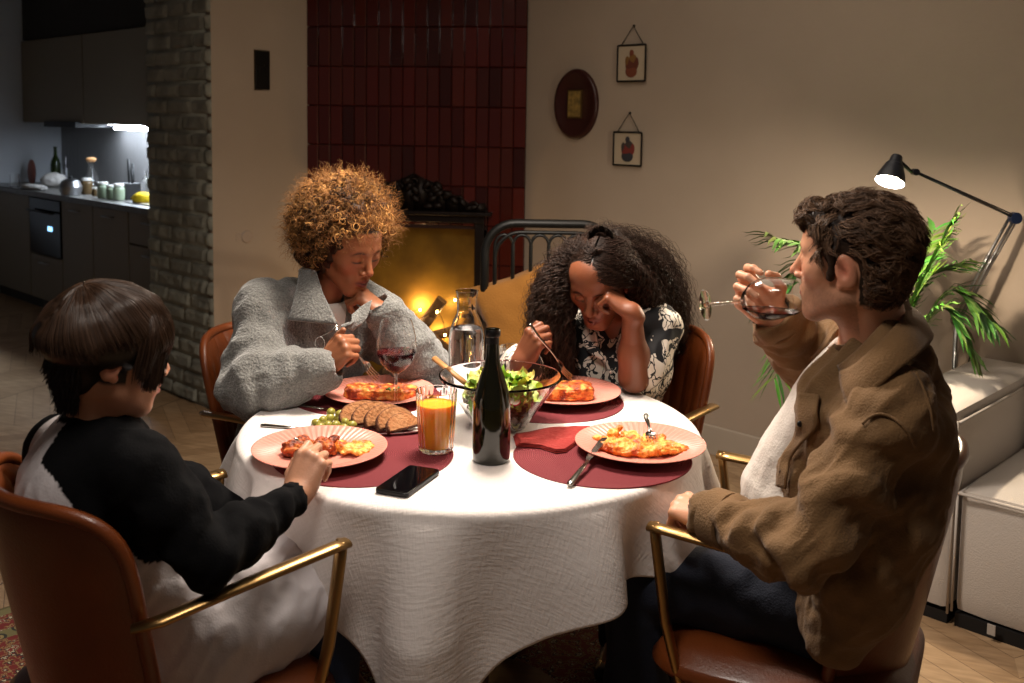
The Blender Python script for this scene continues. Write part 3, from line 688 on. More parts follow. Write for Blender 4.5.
for i_ in range(2):
    sp=[]; A_=J3-s_*(.8-.8*i_); B_=J2-s_*(1-i_)
    q0,q1=A_+(B_-A_)*.5,A_+(B_-A_)*.66
    for k_ in range(90): q=q0+(q1-q0)*k_/89; sp.append(q+.008*V3(math.cos(k_*.9),math.sin(k_*.9),0))
    mb.tube(sp,.0016,n=4)
mb.build('spring','brushed steel',la,loc=oo)
for J,r_,m_ in ((J1,.011,'dark enamel'),(J2,.02,'joint blue'),(J3,.018,'dark enamel')): MB().lathe([(0,-.014),(r_,-.014),(r_,.014),(0,.014)],20,c=J,axis=(0,1,0)).build('joint',m_,la,loc=oo,bevel=.002)
MB().tube([J3,J4+V3(0,0,.02)],.011).build('pole','brushed steel',la,loc=oo)
MB().lathe([(0,.03),(.03,.03),(.075,.02),(.085,0),(0,0)],32,c=J4).build('base','dark enamel',la,loc=oo)
MB().tube(spline([J3+V3(.01,-.01,0),J3+V3(.045,-.02,-.1),J3+V3(.02,-.02,-.22),J3+V3(-.0,0,-.4)],24),.0028,n=6).build('cable','cable dark',la,loc=oo)
l=bpy.data.lights.new('lamp_light','POINT'); l.energy=38; l.color=(1,.82,.60); l.shadow_soft_size=.022
o=bpy.data.objects.new('lamp_light',l); COL.objects.link(o); o.location=tuple(LC+ax*.016); o.rotation_euler=Vector(tuple(-ax)).to_track_quat('Z','Y').to_euler()
# ---------------------------------------------------------------- palm
mat('palm green',(58,92,34),.45,attr='Col'); mat('palm stem',(92,110,50),.5); mat('woven basket',(120,96,66),.8,bump=(60,.6,(1,1,3))); mat('potting soil',(40,30,22),.9)
pc=P(880,320,3.30)-E1*.06+E2*.02; pc[2]=0
pa=empty('potted_palm',tuple(pc),0,'leafy green palm standing behind the man, in front of the wall','plant')
MB().lathe([(0,0),(.12,0),(.14,.02),(.16,.30),(.165,.32),(.15,.32),(.14,.27),(0,.27)],36).build('pot','woven basket',pa)
MB().lathe([(0,.285),(.145,.275)],24).build('soil','potting soil',pa)
def frond(tgt,mid,lw=.16,n=32,wid=.0062,tint=1.0):
    root=V3(rng.uniform(-.04,.04),rng.uniform(-.04,.04),.27); tgt=np.array(tgt)-pc; mid=np.array(mid)-pc
    ctr=spline([root,root*.3+mid*.5+V3(0,0,.12),mid,tgt],40)
    st=MB().tube(ctr,np.linspace(.006,.0015,40),n=5).build('stem','palm stem',pa)
    mb=MB()
    T_=np.gradient(ctr,axis=0)
    for i in range(n):
        f=.38+.62*i/(n-1); q=ctr[int(f*39)]; t_=nrm(T_[int(f*39)]); side=nrm(np.cross(t_,V3(0,0,1))+1e-6)
        L_=lw*(.55+.45*math.sin(PI*min(1,(f-.3)/.7*.9)))
        for s in (-1,1):
            d=nrm(t_*rng.uniform(.75,1.0)+side*s*rng.uniform(.45,.75)+V3(0,0,rng.uniform(-.1,.25)))
            up=nrm(np.cross(d,side)); wd=nrm(np.cross(d,V3(0,0,1)+side*s*.4)); k=6; V=[]; 
            for a in range(k):
                x=a/(k-1); c=q+d*L_*x+V3(0,0,-.35*L_*x*x*rng.uniform(.7,1.3)); w_=wid*(math.sin(PI*(.12+.88*x))**.7 if x<1 else 0)
                V+= [c-wd*w_,c+V3(0,0,-w_*.35),c+wd*w_]
            F=[]
            for a in range(k-1): F+= [[3*a,3*a+1,3*a+4,3*a+3],[3*a+1,3*a+2,3*a+5,3*a+4]]
            cc=np.array(lin((rng.uniform(56,92),rng.uniform(96,132),rng.uniform(34,52))))*tint
            mb.add(V,np.array(F),cc)
    mb.build('frond','palm green',pa,colors=True)
def PP(x,y,Y): return P(x,y,Y)
frond(PP(772,236,3.1),PP(830,262,3.2),.15)
frond(PP(952,222,3.2),PP(918,290,3.25),.20,n=34,wid=.006,tint=1.1)
frond(PP(935,230,3.45),PP(905,285,3.35),.16,tint=1.2)
frond(PP(992,322,3.15),PP(948,292,3.25),.13,wid=.006)
frond(PP(972,350,3.1),PP(940,308,3.15),.12,wid=.006)
frond(PP(962,262,3.3),PP(925,283,3.3),.12,tint=1.2)
frond(PP(775,378,2.95),PP(800,320,3.1),.13)
frond(PP(808,330,3.0),PP(850,300,3.1),.15)
frond(PP(838,215,3.4),PP(860,270,3.3),.15)
frond(PP(770,300,3.3),PP(820,262,3.3),.15)
frond(PP(820,400,3.0),PP(845,330,3.1),.14)
frond(PP(900,225,3.5),PP(890,290,3.4),.15)
# ---------------------------------------------------------------- rug
def rug_mat():
    m=mat('oriental rug pile',(110,30,26),.95,sheen=.2); N,L,b=nodes(m)
    tc=N.new('ShaderNodeTexCoord'); sx=N.new('ShaderNodeSeparateXYZ'); L.new(tc.outputs['Object'],sx.inputs[0])
    def ma(op,*a):
        n=N.new('ShaderNodeMath'); n.operation=op
        for i,x in enumerate(a):
            if isinstance(x,(int,float)): n.inputs[i].default_value=x
            else: L.new(x,n.inputs[i])
        return n.outputs[0]
    W_,L_=RUGW/2,RUGL/2
    d=ma('MINIMUM',ma('SUBTRACT',W_,ma('ABSOLUTE',sx.outputs[0])),ma('SUBTRACT',L_,ma('ABSOLUTE',sx.outputs[1])))
    px=ma('PINGPONG',sx.outputs[0],.16); py=ma('PINGPONG',sx.outputs[1],.16)
    cx=N.new('ShaderNodeCombineXYZ'); L.new(px,cx.inputs[0]); L.new(py,cx.inputs[1])
    vo=N.new('ShaderNodeTexVoronoi'); vo.inputs['Scale'].default_value=17; L.new(cx.outputs[0],vo.inputs['Vector'])
    nz=N.new('ShaderNodeTexNoise'); nz.inputs['Scale'].default_value=34; nz.inputs['Detail'].default_value=3; L.new(cx.outputs[0],nz.inputs[0])
    c1=N.new('ShaderNodeValToRGB'); L.new(nz.outputs['Fac'],c1.inputs[0]); e=c1.color_ramp; e.interpolation='CONSTANT'
    e.elements[0].position=0; e.elements[0].color=(*lin((118,24,22)),1); e.elements[1].position=.47; e.elements[1].color=(*lin((150,128,80)),1)
    for p_,c_ in ((.51,(120,24,22)),(.55,(34,36,30)),(.585,(196,186,156)),(.62,(128,30,26))): q=e.elements.new(p_); q.color=(*lin(c_),1)
    c2=N.new('ShaderNodeValToRGB'); L.new(vo.outputs['Distance'],c2.inputs[0]); e=c2.color_ramp; e.interpolation='CONSTANT'
    e.elements[0].position=0; e.elements[0].color=(*lin((200,190,165)),1); e.elements[1].position=.12; e.elements[1].color=(*lin((122,26,24)),1)
    for p_,c_ in ((.2,(150,132,84)),(.3,(40,42,34)),(.42,(120,112,70))): q=e.elements.new(p_); q.color=(*lin(c_),1)
    st=N.new('ShaderNodeValToRGB'); L.new(ma('MULTIPLY',d,2.5),st.inputs[0]); e=st.color_ramp; e.interpolation='CONSTANT'
    e.elements[0].position=0; e.elements[0].color=(1,1,1,1); e.elements[1].position=.05*2.5; e.elements[1].color=(0,0,0,1); 
    for p_,v_ in ((.14*2.5,1),(.19*2.5,0)): q=e.elements.new(p_); q.color=(v_,v_,v_,1)
    mx=N.new('ShaderNodeMix'); mx.data_type='RGBA'; L.new(st.outputs[0],mx.inputs[0]); L.new(c1.outputs[0],mx.inputs[6]); L.new(c2.outputs[0],mx.inputs[7])
    ed=N.new('ShaderNodeMix'); ed.data_type='RGBA'; L.new(ma('GREATER_THAN',d,.012),ed.inputs[0]); ed.inputs[6].default_value=(*lin((90,80,44)),1); L.new(mx.outputs[2],ed.inputs[7])
    L.new(ed.outputs[2],b.inputs['Base Color'])
RUGW,RUGL=2.0,2.7
rug_mat()
ru=MB(); softbox(ru,(0,0,.006),(RUGW,RUGL,.012),r=.005); o=ru.build('rug','oriental rug pile',loc=R_(-.646+RUGW/2,-1.35-RUGL/2,0),rotz=RA); tag(o,'red oriental rug with patterned border under the dining table','rug')
# ---------------------------------------------------------------- dining table and cloth
TC=V3(-.088,2.31,0); TR=.535; TZ=.752
mat('table wood',(110,76,48),.45,var=(6,(92,62,38),(1,8,1)))
t=empty('dining_table',tuple(TC),0,'round dining table hidden under the white cloth','table')
MB().lathe([(0,.715),(TR-.03,.715),(TR-.012,.722),(TR-.01,.738),(TR-.02,.745),(0,.745)],64).build('tabletop','table wood',t)
MB().lathe([(0,.03),(.25,.03),(.25,.05),(.05,.08),(.045,.6),(.12,.7),(.12,.715),(0,.715)],40).build('pedestal','table wood',t)
def cloth_mat():
    m=mat('white muslin',(222,214,210),.9,sheen=.1); N,L,b=nodes(m)
    tc=N.new('ShaderNodeTexCoord'); at=N.new('ShaderNodeAttribute'); at.attribute_name='Col'
    wv=N.new('ShaderNodeTexNoise'); wv.inputs['Scale'].default_value=1; wv.inputs['Detail'].default_value=3
    mp=N.new('ShaderNodeMapping'); mp.inputs['Scale'].default_value=(30,150,30); L.new(at.outputs['Vector'],mp.inputs[0]); L.new(mp.outputs[0],wv.inputs[0])
    n2=N.new('ShaderNodeTexNoise'); n2.inputs['Scale'].default_value=1; mp2=N.new('ShaderNodeMapping'); mp2.inputs['Scale'].default_value=(170,36,36); L.new(at.outputs['Vector'],mp2.inputs[0]); L.new(mp2.outputs[0],n2.inputs[0])
    ad=N.new('ShaderNodeMath'); ad.operation='ADD'; L.new(wv.outputs['Fac'],ad.inputs[0]); L.new(n2.outputs['Fac'],ad.inputs[1])
    bp=N.new('ShaderNodeBump'); bp.inputs['Strength'].default_value=.35; bp.inputs['Distance'].default_value=.004; L.new(ad.outputs[0],bp.inputs['Height']); L.new(bp.outputs[0],b.inputs['Normal'])
cloth_mat()
def cloth():
    nth=720; a=np.arange(nth)*2*PI/nth; half=.708; c0=rad(-96)
    q=(a-c0+PI/4)%(PI/2)-PI/4; R_sq=half*1.0/np.cos(PI/4-np.abs(q)); R_sq=np.minimum(R_sq,half*1.40)
    drop=R_sq-TR
    ph=vnoise(np.c_[np.cos(a)*1.3,np.sin(a)*1.3,a*0])*1.6
    fold=np.sin(a*11+ph*3+.6)*.75+.25*np.sin(a*19+ph*5+1); fold=np.sign(fold)*np.abs(fold)**.85
    rings=[]; uv=[]
    for s in np.linspace(0,1,26)**.8:
        r=s*(TR-.012); z=TZ+.0012*vnoise(np.c_[np.cos(a)*r*9,np.sin(a)*r*9,a*0]); rings.append(np.c_[TC[0]+r*np.cos(a),TC[1]+r*np.sin(a),z]); uv.append(np.c_[r*np.cos(a),r*np.sin(a),a*0])
    for t_ in np.linspace(0,1,5)[1:]:
        th=t_*PI/2; r=TR-.012+.014*math.sin(th); z=TZ-.014*(1-math.cos(th)); rings.append(np.c_[TC[0]+r*np.cos(a),TC[1]+r*np.sin(a),a*0+z]); uv.append(np.c_[(r)*np.cos(a),(r)*np.sin(a),a*0+.01*t_])
    for t_ in np.linspace(0,1,40)[1:]:
        d=drop*t_; amp=np.clip(d/.22,0,1)**.8*.060; dd=d*.965
        r=TR+.002+amp*(fold+.55)+.012*d+.005*vnoise(np.c_[np.cos(a)*6,np.sin(a)*6,d*9])*np.clip(d/.1,0,1)
        z=TZ-.014-dd; rings.append(np.c_[TC[0]+r*np.cos(a),TC[1]+r*np.sin(a),z]); rr=TR+d; uv.append(np.c_[rr*np.cos(a),rr*np.sin(a),a*0])
    k=len(rings); V=np.concatenate(rings); U=np.concatenate(uv); i=np.arange(k-1)[:,None]*nth; j=np.arange(nth)[None]; j2=(j+1)%nth
    F=np.stack([i+j,i+nth+j,i+nth+j2,i+j2],-1).reshape(-1,4)
    me=mesh_np('tablecloth',V-TC,F[:,::-1],True,U); o=link('tablecloth',me,'white muslin',loc=TC)
    s=o.modifiers.new('t','SOLIDIFY'); s.thickness=.0015; s.offset=-1
    return tag(o,'white crinkled tablecloth draped over the round table','tablecloth')
cloth()
# ---------------------------------------------------------------- armchairs
mat('tan leather',(128,64,26),.36,bump=(220,.12),var=(4,(104,50,20)),coat=.15)
mat('leather seam',(70,34,14),.5); mat('antique brass',(168,134,86),.33,1,bump=(40,.05)); mat('dark walnut',(46,28,18),.5)
mat('dark red leather',(84,34,20),.4,bump=(220,.12),coat=.15)
def make_chair():
    t=empty('dining_armchair',(0,0,0),0)
    n=97; m_=31; mb=MB(); g=np.linspace(-1,1,n); hgt=np.linspace(-1,1,m_)
    U,W=np.meshgrid(g,hgt)
    p=6.0; k=(np.abs(U)**p+np.abs(W)**p)**(1/p)/np.maximum(np.maximum(np.abs(U),np.abs(W)),1e-6); k=np.where((U==0)&(W==0),1,k)
    u=U/k; w=W/k                                        # square -> rounded square
    hw=.207+.026*w; z=.60+.245*w
    def surf(off,rib=False):
        y=-.215-.20*(z-.42)*1.0+.12*np.abs(u)**2.2+off*(1-(np.maximum(np.abs(U),np.abs(W))**10))
        if rib: y=y+.011*(np.abs(np.sin(u*PI*5.0))**.55-.4)*(1-np.maximum(np.abs(U)**14,np.abs(W)**8))
        return np.stack([u*hw,y,z+0*u],-1).reshape(-1,3)
    i=np.arange(m_-1)[:,None]*n; j=np.arange(n-1)[None]; F=np.stack([i+j,i+j+1,i+n+j+1,i+n+j],-1).reshape(-1,4)
    mb.add(surf(.030,True),F[:,::-1]); 
    mb.add(surf(-.012),F)
    # rim
    rimi=np.concatenate([np.arange(n),np.arange(1,m_)*n+n-1,(m_-1)*n+np.arange(n-2,-1,-1),np.arange(m_-2,0,-1)*n])
    b_=mb.build('backrest','tan leather',t)
    A=surf(.0)[rimi]; c=A.mean(0); A2=np.vstack([A,A[:1]])
    MB().tube(A2,.0125,n=8,caps=False).build('piping','tan leather',b_)
    # seat cushion
    ns=25; X,Y=np.meshgrid(np.linspace(-1,1,ns),np.linspace(-1,1,ns)); p=5; k=(np.abs(X)**p+np.abs(Y)**p)**(1/p)/np.maximum(np.maximum(np.abs(X),np.abs(Y)),1e-6); k=np.where((X==0)&(Y==0),1,k)
    x,y=X/k,Y/k; e=np.maximum(np.abs(X),np.abs(Y)); mb=MB()
    wx=.235+.012*y
    topz=.448+.012*(1-x*x)*(1-y*y)-.03*e**8; botz=.375+.012*e**8
    i=np.arange(ns-1)[:,None]*ns; j=np.arange(ns-1)[None]; F=np.stack([i+j,i+j+1,i+ns+j+1,i+ns+j],-1).reshape(-1,4)
    rim=1+.03*(0)
    mb.add(np.stack([x*wx,y*.235,topz],-1).reshape(-1,3),F)
    rimi=np.concatenate([np.arange(ns),np.arange(1,ns)*ns+ns-1,(ns-1)*ns+np.arange(ns-2,-1,-1),np.arange(ns-2,0,-1)*ns])
    mb.add(np.stack([x*wx,y*.235,botz],-1).reshape(-1,3),F[:,::-1])
    rt=np.stack([x*wx,y*.235,topz],-1).reshape(-1,3)[rimi]; rb_=np.stack([x*wx,y*.235,botz],-1).reshape(-1,3)[rimi]; mid=(rt+rb_)/2*V3(1.05,1.05,1); q=len(rimi); a=np.arange(q); a2=(a+1)%q
    mb.add(np.vstack([rt,mid,rb_]),np.concatenate([np.stack([a,q+a,q+a2,a2],1),np.stack([q+a,2*q+a,2*q+a2,q+a2],1)]))
    mb.build('seat','tan leather',t)
    MB().box((0,-.01,.362),(.42,.40,.03)).build('seat_frame','dark walnut',t,smooth=False,bevel=.006)
    for s in (-1,1):
        mb=MB(); mb.tube([(s*.232,-.165,.652),(s*.250,-.125,.660),(s*.250,0,.672),(s*.24,.20,.682),(s*.238,.232,.683)],[.010,.014,.0145,.0145,.0145],n=14,flat=(.62,1.25)); 
        mb.build('arm_rest','antique brass',t)
        mb=MB(); mb.tube([(s*.238,.222,.690),(s*.238,.218,.66),(s*.236,.195,.50),(s*.232,.165,.385),(s*.225,.16,.345)],[.0125,.0135,.013,.011,.010],n=12,flat=(.75,1.15),up=(0,1,0)); mb.build('arm_support','antique brass',t)
        MB().tube([(s*.18,.15,.36),(s*.215,.20,0)],[.016,.010],n=12).build('leg','dark walnut',t)
        MB().tube([(s*.17,-.16,.36),(s*.205,-.24,0)],[.016,.010],n=12).build('leg','dark walnut',t)
    MB().tube([(-.19,.165,.27),(0,.14,.27),(.19,.165,.27)],.009,n=8).build('stretcher','dark walnut',t)
    return t
CH=make_chair(); GC='leather armchairs around the dining table'
def fac(c,d): return (c[0],c[1],.012),math.atan2(-d[0],d[1])
BF=nrm(V3(.73,.68,0)); BC=V3(-.447,1.957,0)-BF*.245
MF=nrm(V3(-.89,.457,0)); MC=V3(.392,2.078,0)-MF*.222
WF1=nrm(V3(.78,-.62,0)); WC1=V3(-.56,2.75,0)
WF2=nrm(V3(-.50,-.87,0)); WC2=V3(.30,2.79,0)
for i,(c,d,lb) in enumerate([(BC,BF,'tan leather armchair with brass arms under the boy, back to the camera'),(MC,MF,'tan leather armchair with brass arms under the man in brown shirt'),(WC1,WF1,'leather armchair under the woman in grey, its side in shadow'),(WC2,WF2,'tan ribbed leather armchair under the woman in patterned blouse')]):
    o=CH if i==0 else copy_tree(CH); o.location,rz=fac(c,d); o.rotation_euler=(0,0,rz); tag(o,lb,'chair',GC)
# ---------------------------------------------------------------- table ware
mat('red woven placemat',(120,38,44),.85); 
def ring_bump(m,sc,st):
    N,L,b=nodes(MATS[m]); tc=N.new('ShaderNodeTexCoord'); w=N.new('ShaderNodeTexWave'); w.wave_type='RINGS'; w.rings_direction='Z'; w.inputs['Scale'].default_value=sc; L.new(tc.outputs['Object'],w.inputs[0])
    bp=N.new('ShaderNodeBump'); bp.inputs['Strength'].default_value=st; bp.inputs['Distance'].default_value=.003; L.new(w.outputs['Fac'],bp.inputs['Height']); L.new(bp.outputs[0],b.inputs['Normal'])
    cr=N.new('ShaderNodeMix'); cr.data_type='RGBA'; L.new(w.outputs['Fac'],cr.inputs[0]); cr.inputs[6].default_value=(*lin((104,30,38)),1); cr.inputs[7].default_value=(*lin((128,42,48)),1); L.new(cr.outputs[2],b.inputs['Base Color'])
ring_bump('red woven placemat',72,.6)
PM=[]
PZ=TZ+.0025
for (x,y),lb in zip([(364,456),(602,457),(366,396),(549,402)],['round dark red placemat under the boy\'s plate and phone','round dark red placemat under the man\'s plate and napkin','round dark red placemat under the grey-sweater woman\'s plate','round dark red placemat under the patterned-blouse woman\'s plate']):
    o=MB().lathe([(0,.0),(.19,.0),(.192,.0015),(.19,.0035),(0,.0035)],72).build('placemat','red woven placemat',loc=T(x,y,TZ)*V3(1,1,0)+V3(0,0,TZ)); tag(o,lb,'placemat','red placemats on the table')
mat('pink ceramic',(214,140,124),.35,sub=.05)
def plate_mesh():
    prof=[(0,.004),(.07,.004),(.084,.007),(.095,.0125),(.12,.0195),(.139,.0235),(.1415,.0245),(.141,.0225),(.12,.0165),(.096,.009),(.085,.003),(.075,.0),(0,.0)]
    n=288; a=np.arange(n)*2*PI/n; V=[]
    for i,(r,z) in enumerate(prof):
        rib=.0015*np.sin(a*60) if .09<r<.14 and i<8 else 0*a
        V.append(np.c_[r*np.cos(a),r*np.sin(a),z+rib])
    V=np.concatenate(V); k=len(prof); i=np.arange(k-1)[:,None]*n; j=np.arange(n)[None]; j2=(j+1)%n
    return V,np.stack([i+j,i+n+j,i+n+j2,i+j2],-1).reshape(-1,4)[:,::-1]
V,F=plate_mesh(); pme=mesh_np('dinner_plate',V,F,True); pme.materials.append(MATS['pink ceramic'])
PLZ=TZ+.0045
PL=[]
for (x,y),lb in zip([(320,452),(640,447),(379,394),(566,394)],['pink ribbed plate of pasta in front of the boy','pink ribbed plate of baked pasta in front of the man, fork resting on it','pink ribbed plate with lasagne in front of the grey-sweater woman','pink ribbed plate with lasagne in front of the patterned-blouse woman']):
    c=T(x,y,TZ+.015); c[2]=PLZ; o=bpy.data.objects.new('dinner_plate',pme); COL.objects.link(o); o.location=tuple(c); tag(o,lb,'plate','pink ribbed dinner plates'); PL.append(c)
# food
def food_mat(name,c1,c2,c3,sc,rough=.45):
    m=mat(name,c1,rough,bump=(sc*2,.7),sub=.1); N,L,b=nodes(m); tc=N.new('ShaderNodeTexCoord'); nz=N.new('ShaderNodeTexNoise'); nz.inputs['Scale'].default_value=sc; nz.inputs['Detail'].default_value=6; L.new(tc.outputs['Object'],nz.inputs[0])
    cr=N.new('ShaderNodeValToRGB'); L.new(nz.outputs['Fac'],cr.inputs[0]); e=cr.color_ramp; e.elements[0].position=.36; e.elements[0].color=(*lin(c2),1); e.elements[1].position=.62; e.elements[1].color=(*lin(c3),1); q=e.elements.new(.5); q.color=(*lin(c1),1); L.new(cr.outputs[0],b.inputs['Base Color']); return m
food_mat('baked cheese',(226,138,46),(184,74,22),(246,190,96),38); food_mat('meat sauce',(168,74,26),(96,34,16),(204,112,44),60); food_mat('lasagne layers',(196,98,34),(120,40,18),(236,166,82),45)
mat('herb green',(70,110,40),.6)
def lump_food(name,loc,blobs,m_,label,cat,group=None,amp=.004,sc=90,extra=None):
    s=SDF()
    for c,r,R in blobs: s.el(c,r,R,k=.006)
    V,F=s.mesh(h=.0022,pad=.008)
    N_=vnormals(V,F); V=V+N_*(amp*vnoise(V*sc,3)+amp*.6*vnoise(V*sc*2.3,4))[:,None]; V[:,2]=np.maximum(V[:,2],0)
    o=link(name,mesh_np(name,V,F),m_,loc=loc); tag(o,label,cat,group); return o
rg=np.random.default_rng(5)
bl=[((x,y,.012),(rx,ry,.014),_rz(a)) for x,y,rx,ry,a in [(0,0,.062,.040,.1),(-.035,.018,.032,.028,.4),(.045,-.008,.036,.024,-.3),(.0,-.028,.045,.02,0),(-.03,-.02,.03,.025,0)]]
bl+=[((rg.uniform(-.065,.065),rg.uniform(-.035,.035),.02+rg.uniform(-.004,.008)),(rg.uniform(.008,.018),rg.uniform(.005,.010),.006),_rz(rg.uniform(0,3))) for _ in range(46)]
bl=[(c*V3(1.28,1.2,.8),r*V3(1.25,1.15,.85) if not isinstance(r,tuple) else tuple(np.array(r)*V3(1.25,1.15,.85)),R) for c,r,R in [(np.array(c),r,R) for c,r,R in bl]]
bl+=[((-.055,.03,.026),(.014,.012,.012),_rz(0)),((-.04,.035,.038),(.008,.008,.008),_rz(0))]
FZ=V3(0,0,.0035)
lump_food('baked_pasta',PL[1]+FZ,bl,'baked cheese','broken-up cheesy baked pasta spread on the man\'s pink plate','pasta')
bl=[((rg.uniform(-.05,.04),rg.uniform(-.028,.034),.010+rg.uniform(0,.016)),(rg.uniform(.010,.022),rg.uniform(.007,.012),rg.uniform(.006,.010)),_rz(rg.uniform(0,3))@_rx(rg.uniform(-.5,.5))) for _ in range(52)]+[((-.035,-.01,.012),(.035,.022,.014),_rz(.2))]
lump_food('pasta_with_meat',PL[0]+FZ+V3(-.012,.008,0),bl,'meat sauce','heap of brown meat sauce and pasta on the boy\'s plate','pasta')
bl=[((.045+rg.uniform(-.03,.04),.012+rg.uniform(-.028,.022),.012),(rg.uniform(.012,.026),rg.uniform(.006,.010),.006),_rz(rg.uniform(-1,1))) for _ in range(26)]
lump_food('penne_pasta',PL[0]+FZ+V3(.012,.005,0),bl,'baked cheese','orange cheesy pasta at the right of the boy\'s plate','pasta')
def lasagne(loc,rz,sx,sy,sz,label):
    mb=softbox(MB(),(0,0,sz/2),(sx,sy,sz),r=.006); V=np.concatenate(mb.v); F=np.concatenate(mb.f[4])
    s=SDF(); 
    for i in range(7): s.rc((-sx/2+.014,0,.007+i*sz/7.5),(sx/2-.014,0,.007+i*sz/7.5),.0065,k=.004) if 0 else None
    for i in range(5):
        z=.006+i*(sz-.01)/4.2; s.el((0,0,z),(sx/2*1.12-.002*abs(i-2),sy/2*1.15,.0062),k=.003)
        for a in (-1,1):
            for b in (-1,1): s.el((a*sx*.33,b*sy*.26,z),(sx*.22,sy*.30,.0066),k=.004)
    V,F=s.mesh(h=.002,pad=.008); N_=vnormals(V,F); V=V+N_*(.0028*vnoise(V*np.array([70,70,160]),2)+.0015*vnoise(V*190,7))[:,None]; V[:,2]=np.maximum(V[:,2],0)
    o=link('lasagne_slice',mesh_np('lasagne_slice',V,F),'lasagne layers',loc=loc,rotz=rz); tag(o,label,'lasagne','slices of lasagne')
    return o
o=lasagne(PL[2]+FZ+V3(.005,-.01,0),-.05,.165,.062,.030,'long slice of lasagne on the grey-sweater woman\'s plate')
hb=MB(); 
for i in range(9): hb.ell((.035+rg.uniform(-.016,.016),-.026+rg.uniform(-.006,.008),.03+rg.uniform(-.004,.004)),(.006,.004,.0015),R=_rx(rg.uniform(-1,1))@_rz(rg.uniform(0,3)),n=8)
hb.build('herb_garnish','herb green',o)
lasagne(PL[3]+FZ+V3(-.0,-.008,0),.05,.125,.075,.036,'thick slice of lasagne on the patterned-blouse woman\'s plate')
# cutlery
mat('stainless',(185,180,172),.18,1)
def knife(a,b,label,lift=0,parent=None):
    a=np.array(a,float); b=np.array(b,float); L_=np.linalg.norm(b-a); y=nrm(b-a); z=V3(0,0,1); R=frame_yz(y,z)
    t=MB(); k=L_/.215
    t.tube([(0,0,0),(0,.01,0),(0,.07,0),(0,.105,0)],[.004,.0062,.0045,.0032],n=10,flat=(1.25,.6),up=(1,0,0))
    h=bpy.data.objects.new
    V=np.concatenate(t.v); t.v=[V@np.diag([1,k,1])@R.T+a]
    o=t.build('table_knife','stainless',origin=a); tag(o,label,'knife','table knives')
    q=MB(); out=[(-.004,.104),(-.0085,.12),(-.0095,.19),(-.006,.208),(.004,.215),(.0055,.19),(.005,.12),(.003,.104)]
    n=len(out); top=np.array([(x,y_*k,.0007) for x,y_ in out]); bot=top*V3(1,1,-1); q.add(np.vstack([top,bot])@R.T,[np.array([[0,1,6,7],[1,2,5,6],[2,3,4,5]]),np.array([[8+a_ for a_ in f][::-1] for f in [[0,1,6,7],[1,2,5,6],[2,3,4,5]]]),np.array([[i,i+8,(i+1)%8+8,(i+1)%8] for i in range(8)])])
    q.build('blade','stainless',o,smooth=False); return o
def fork(a,b,up,label,scale=1.0,name='fork'):
    """a = handle end, b = tine tips, up = concave side normal"""
    a=np.array(a,float); b=np.array(b,float); y=nrm(b-a); R=frame_yz(y,up); L_=np.linalg.norm(b-a); k=L_/.195
    t=MB(); t.tube(spline([(0,0,0),(0,.04,-.003),(0,.10,-.001),(0,.135,-.004)],14),np.interp(np.linspace(0,1,14),[0,.1,.6,1],[.0035,.0055,.0028,.003]),n=10,flat=(1.3,.55),up=(1,0,0))
    X=np.linspace(-1,1,7); Y=np.linspace(.128,.155,6); V=[];
    for y_ in Y:
        w=np.interp(y_,[.128,.142,.155],[.003,.0105,.0115])
        for x in X: V.append((x*w,y_,-.0045-.002*math.sin((y_-.128)/.027*PI/2)+.0025*x*x))
    V=np.array(V); n=7; i=np.arange(5)[:,None]*n; j=np.arange(6)[None]; F=np.stack([i+j,i+j+1,i+n+j+1,i+n+j],-1).reshape(-1,4); V2=V-V3(0,0,.0014); m=len(V)
    t.add(np.vstack([V,V2]),np.concatenate([F,F[:,::-1]+m]))
    for x in (-.0098,-.0033,.0033,.0098): t.tube(spline([(x,.153,-.0072),(x,.17,-.008),(x*.95,.195,-.002)],8),[.0015,.0015,.0014,.0014,.0013,.0012,.001,.0006],n=6)
    V=np.concatenate(t.v)*V3(1,k,1); t.v=[V@R.T+a]
    o=t.build(name,'stainless',origin=a); tag(o,label,'fork','dinner forks'); return o
z=TZ+.008
knife(T(569,485,z),T(606,437,z+.028),'table knife propped on the man\'s plate rim over the placemat')
knife(T(261,425,z-.003),T(338,431,z-.002),'table knife lying on the white cloth behind the boy\'s plate')
knife(T(293,404,z-.002),T(357,414,z),'table knife on the red placemat beside the grey-sweater woman\'s plate')
fork(T(646,414,PLZ+.060),T(652,438,PLZ+.040),(0,-.5,.9),'fork resting tines down on the man\'s baked pasta')
# napkin
mat('red paper napkin',(138,30,24),.85,bump=(90,.3))
def sheetpoly(pts,z,th,name,m_,label,cat,wr=.002):
    c=np.mean([T(x,y,z) for x,y in pts],axis=0)
    t=MB()
    for lay in range(3):
        off=lay*.0028; P_=[T(x,y,z) for x,y in pts]; n=len(P_); sc=1-.03*lay
        ctr=np.mean(P_,axis=0); V=[]; rings=10
        for r in range(rings+1):
            f=r/rings
            for e in range(n*8):
                i=e//8; q=(e%8)/8; p=P_[i]*(1-q)+P_[(i+1)%n]*q; p=ctr+(p-ctr)*f*sc
                V.append(p+V3(0,0,off+.0015+wr*(1+vnoise(np.array([p*60+lay*9]))[0])*.7))
        m=n*8; i=np.arange(rings)[:,None]*m; j=np.arange(m)[None]; j2=(j+1)%m
        F=np.stack([i+j,i+m+j,i+m+j2,i+j2],-1).reshape(-1,4); V=np.array(V); t.add(V,F); 
    o=t.build(name,m_,origin=c); s=o.modifiers.new('t','SOLIDIFY'); s.thickness=th; s.offset=1
    return tag(o,label,cat)
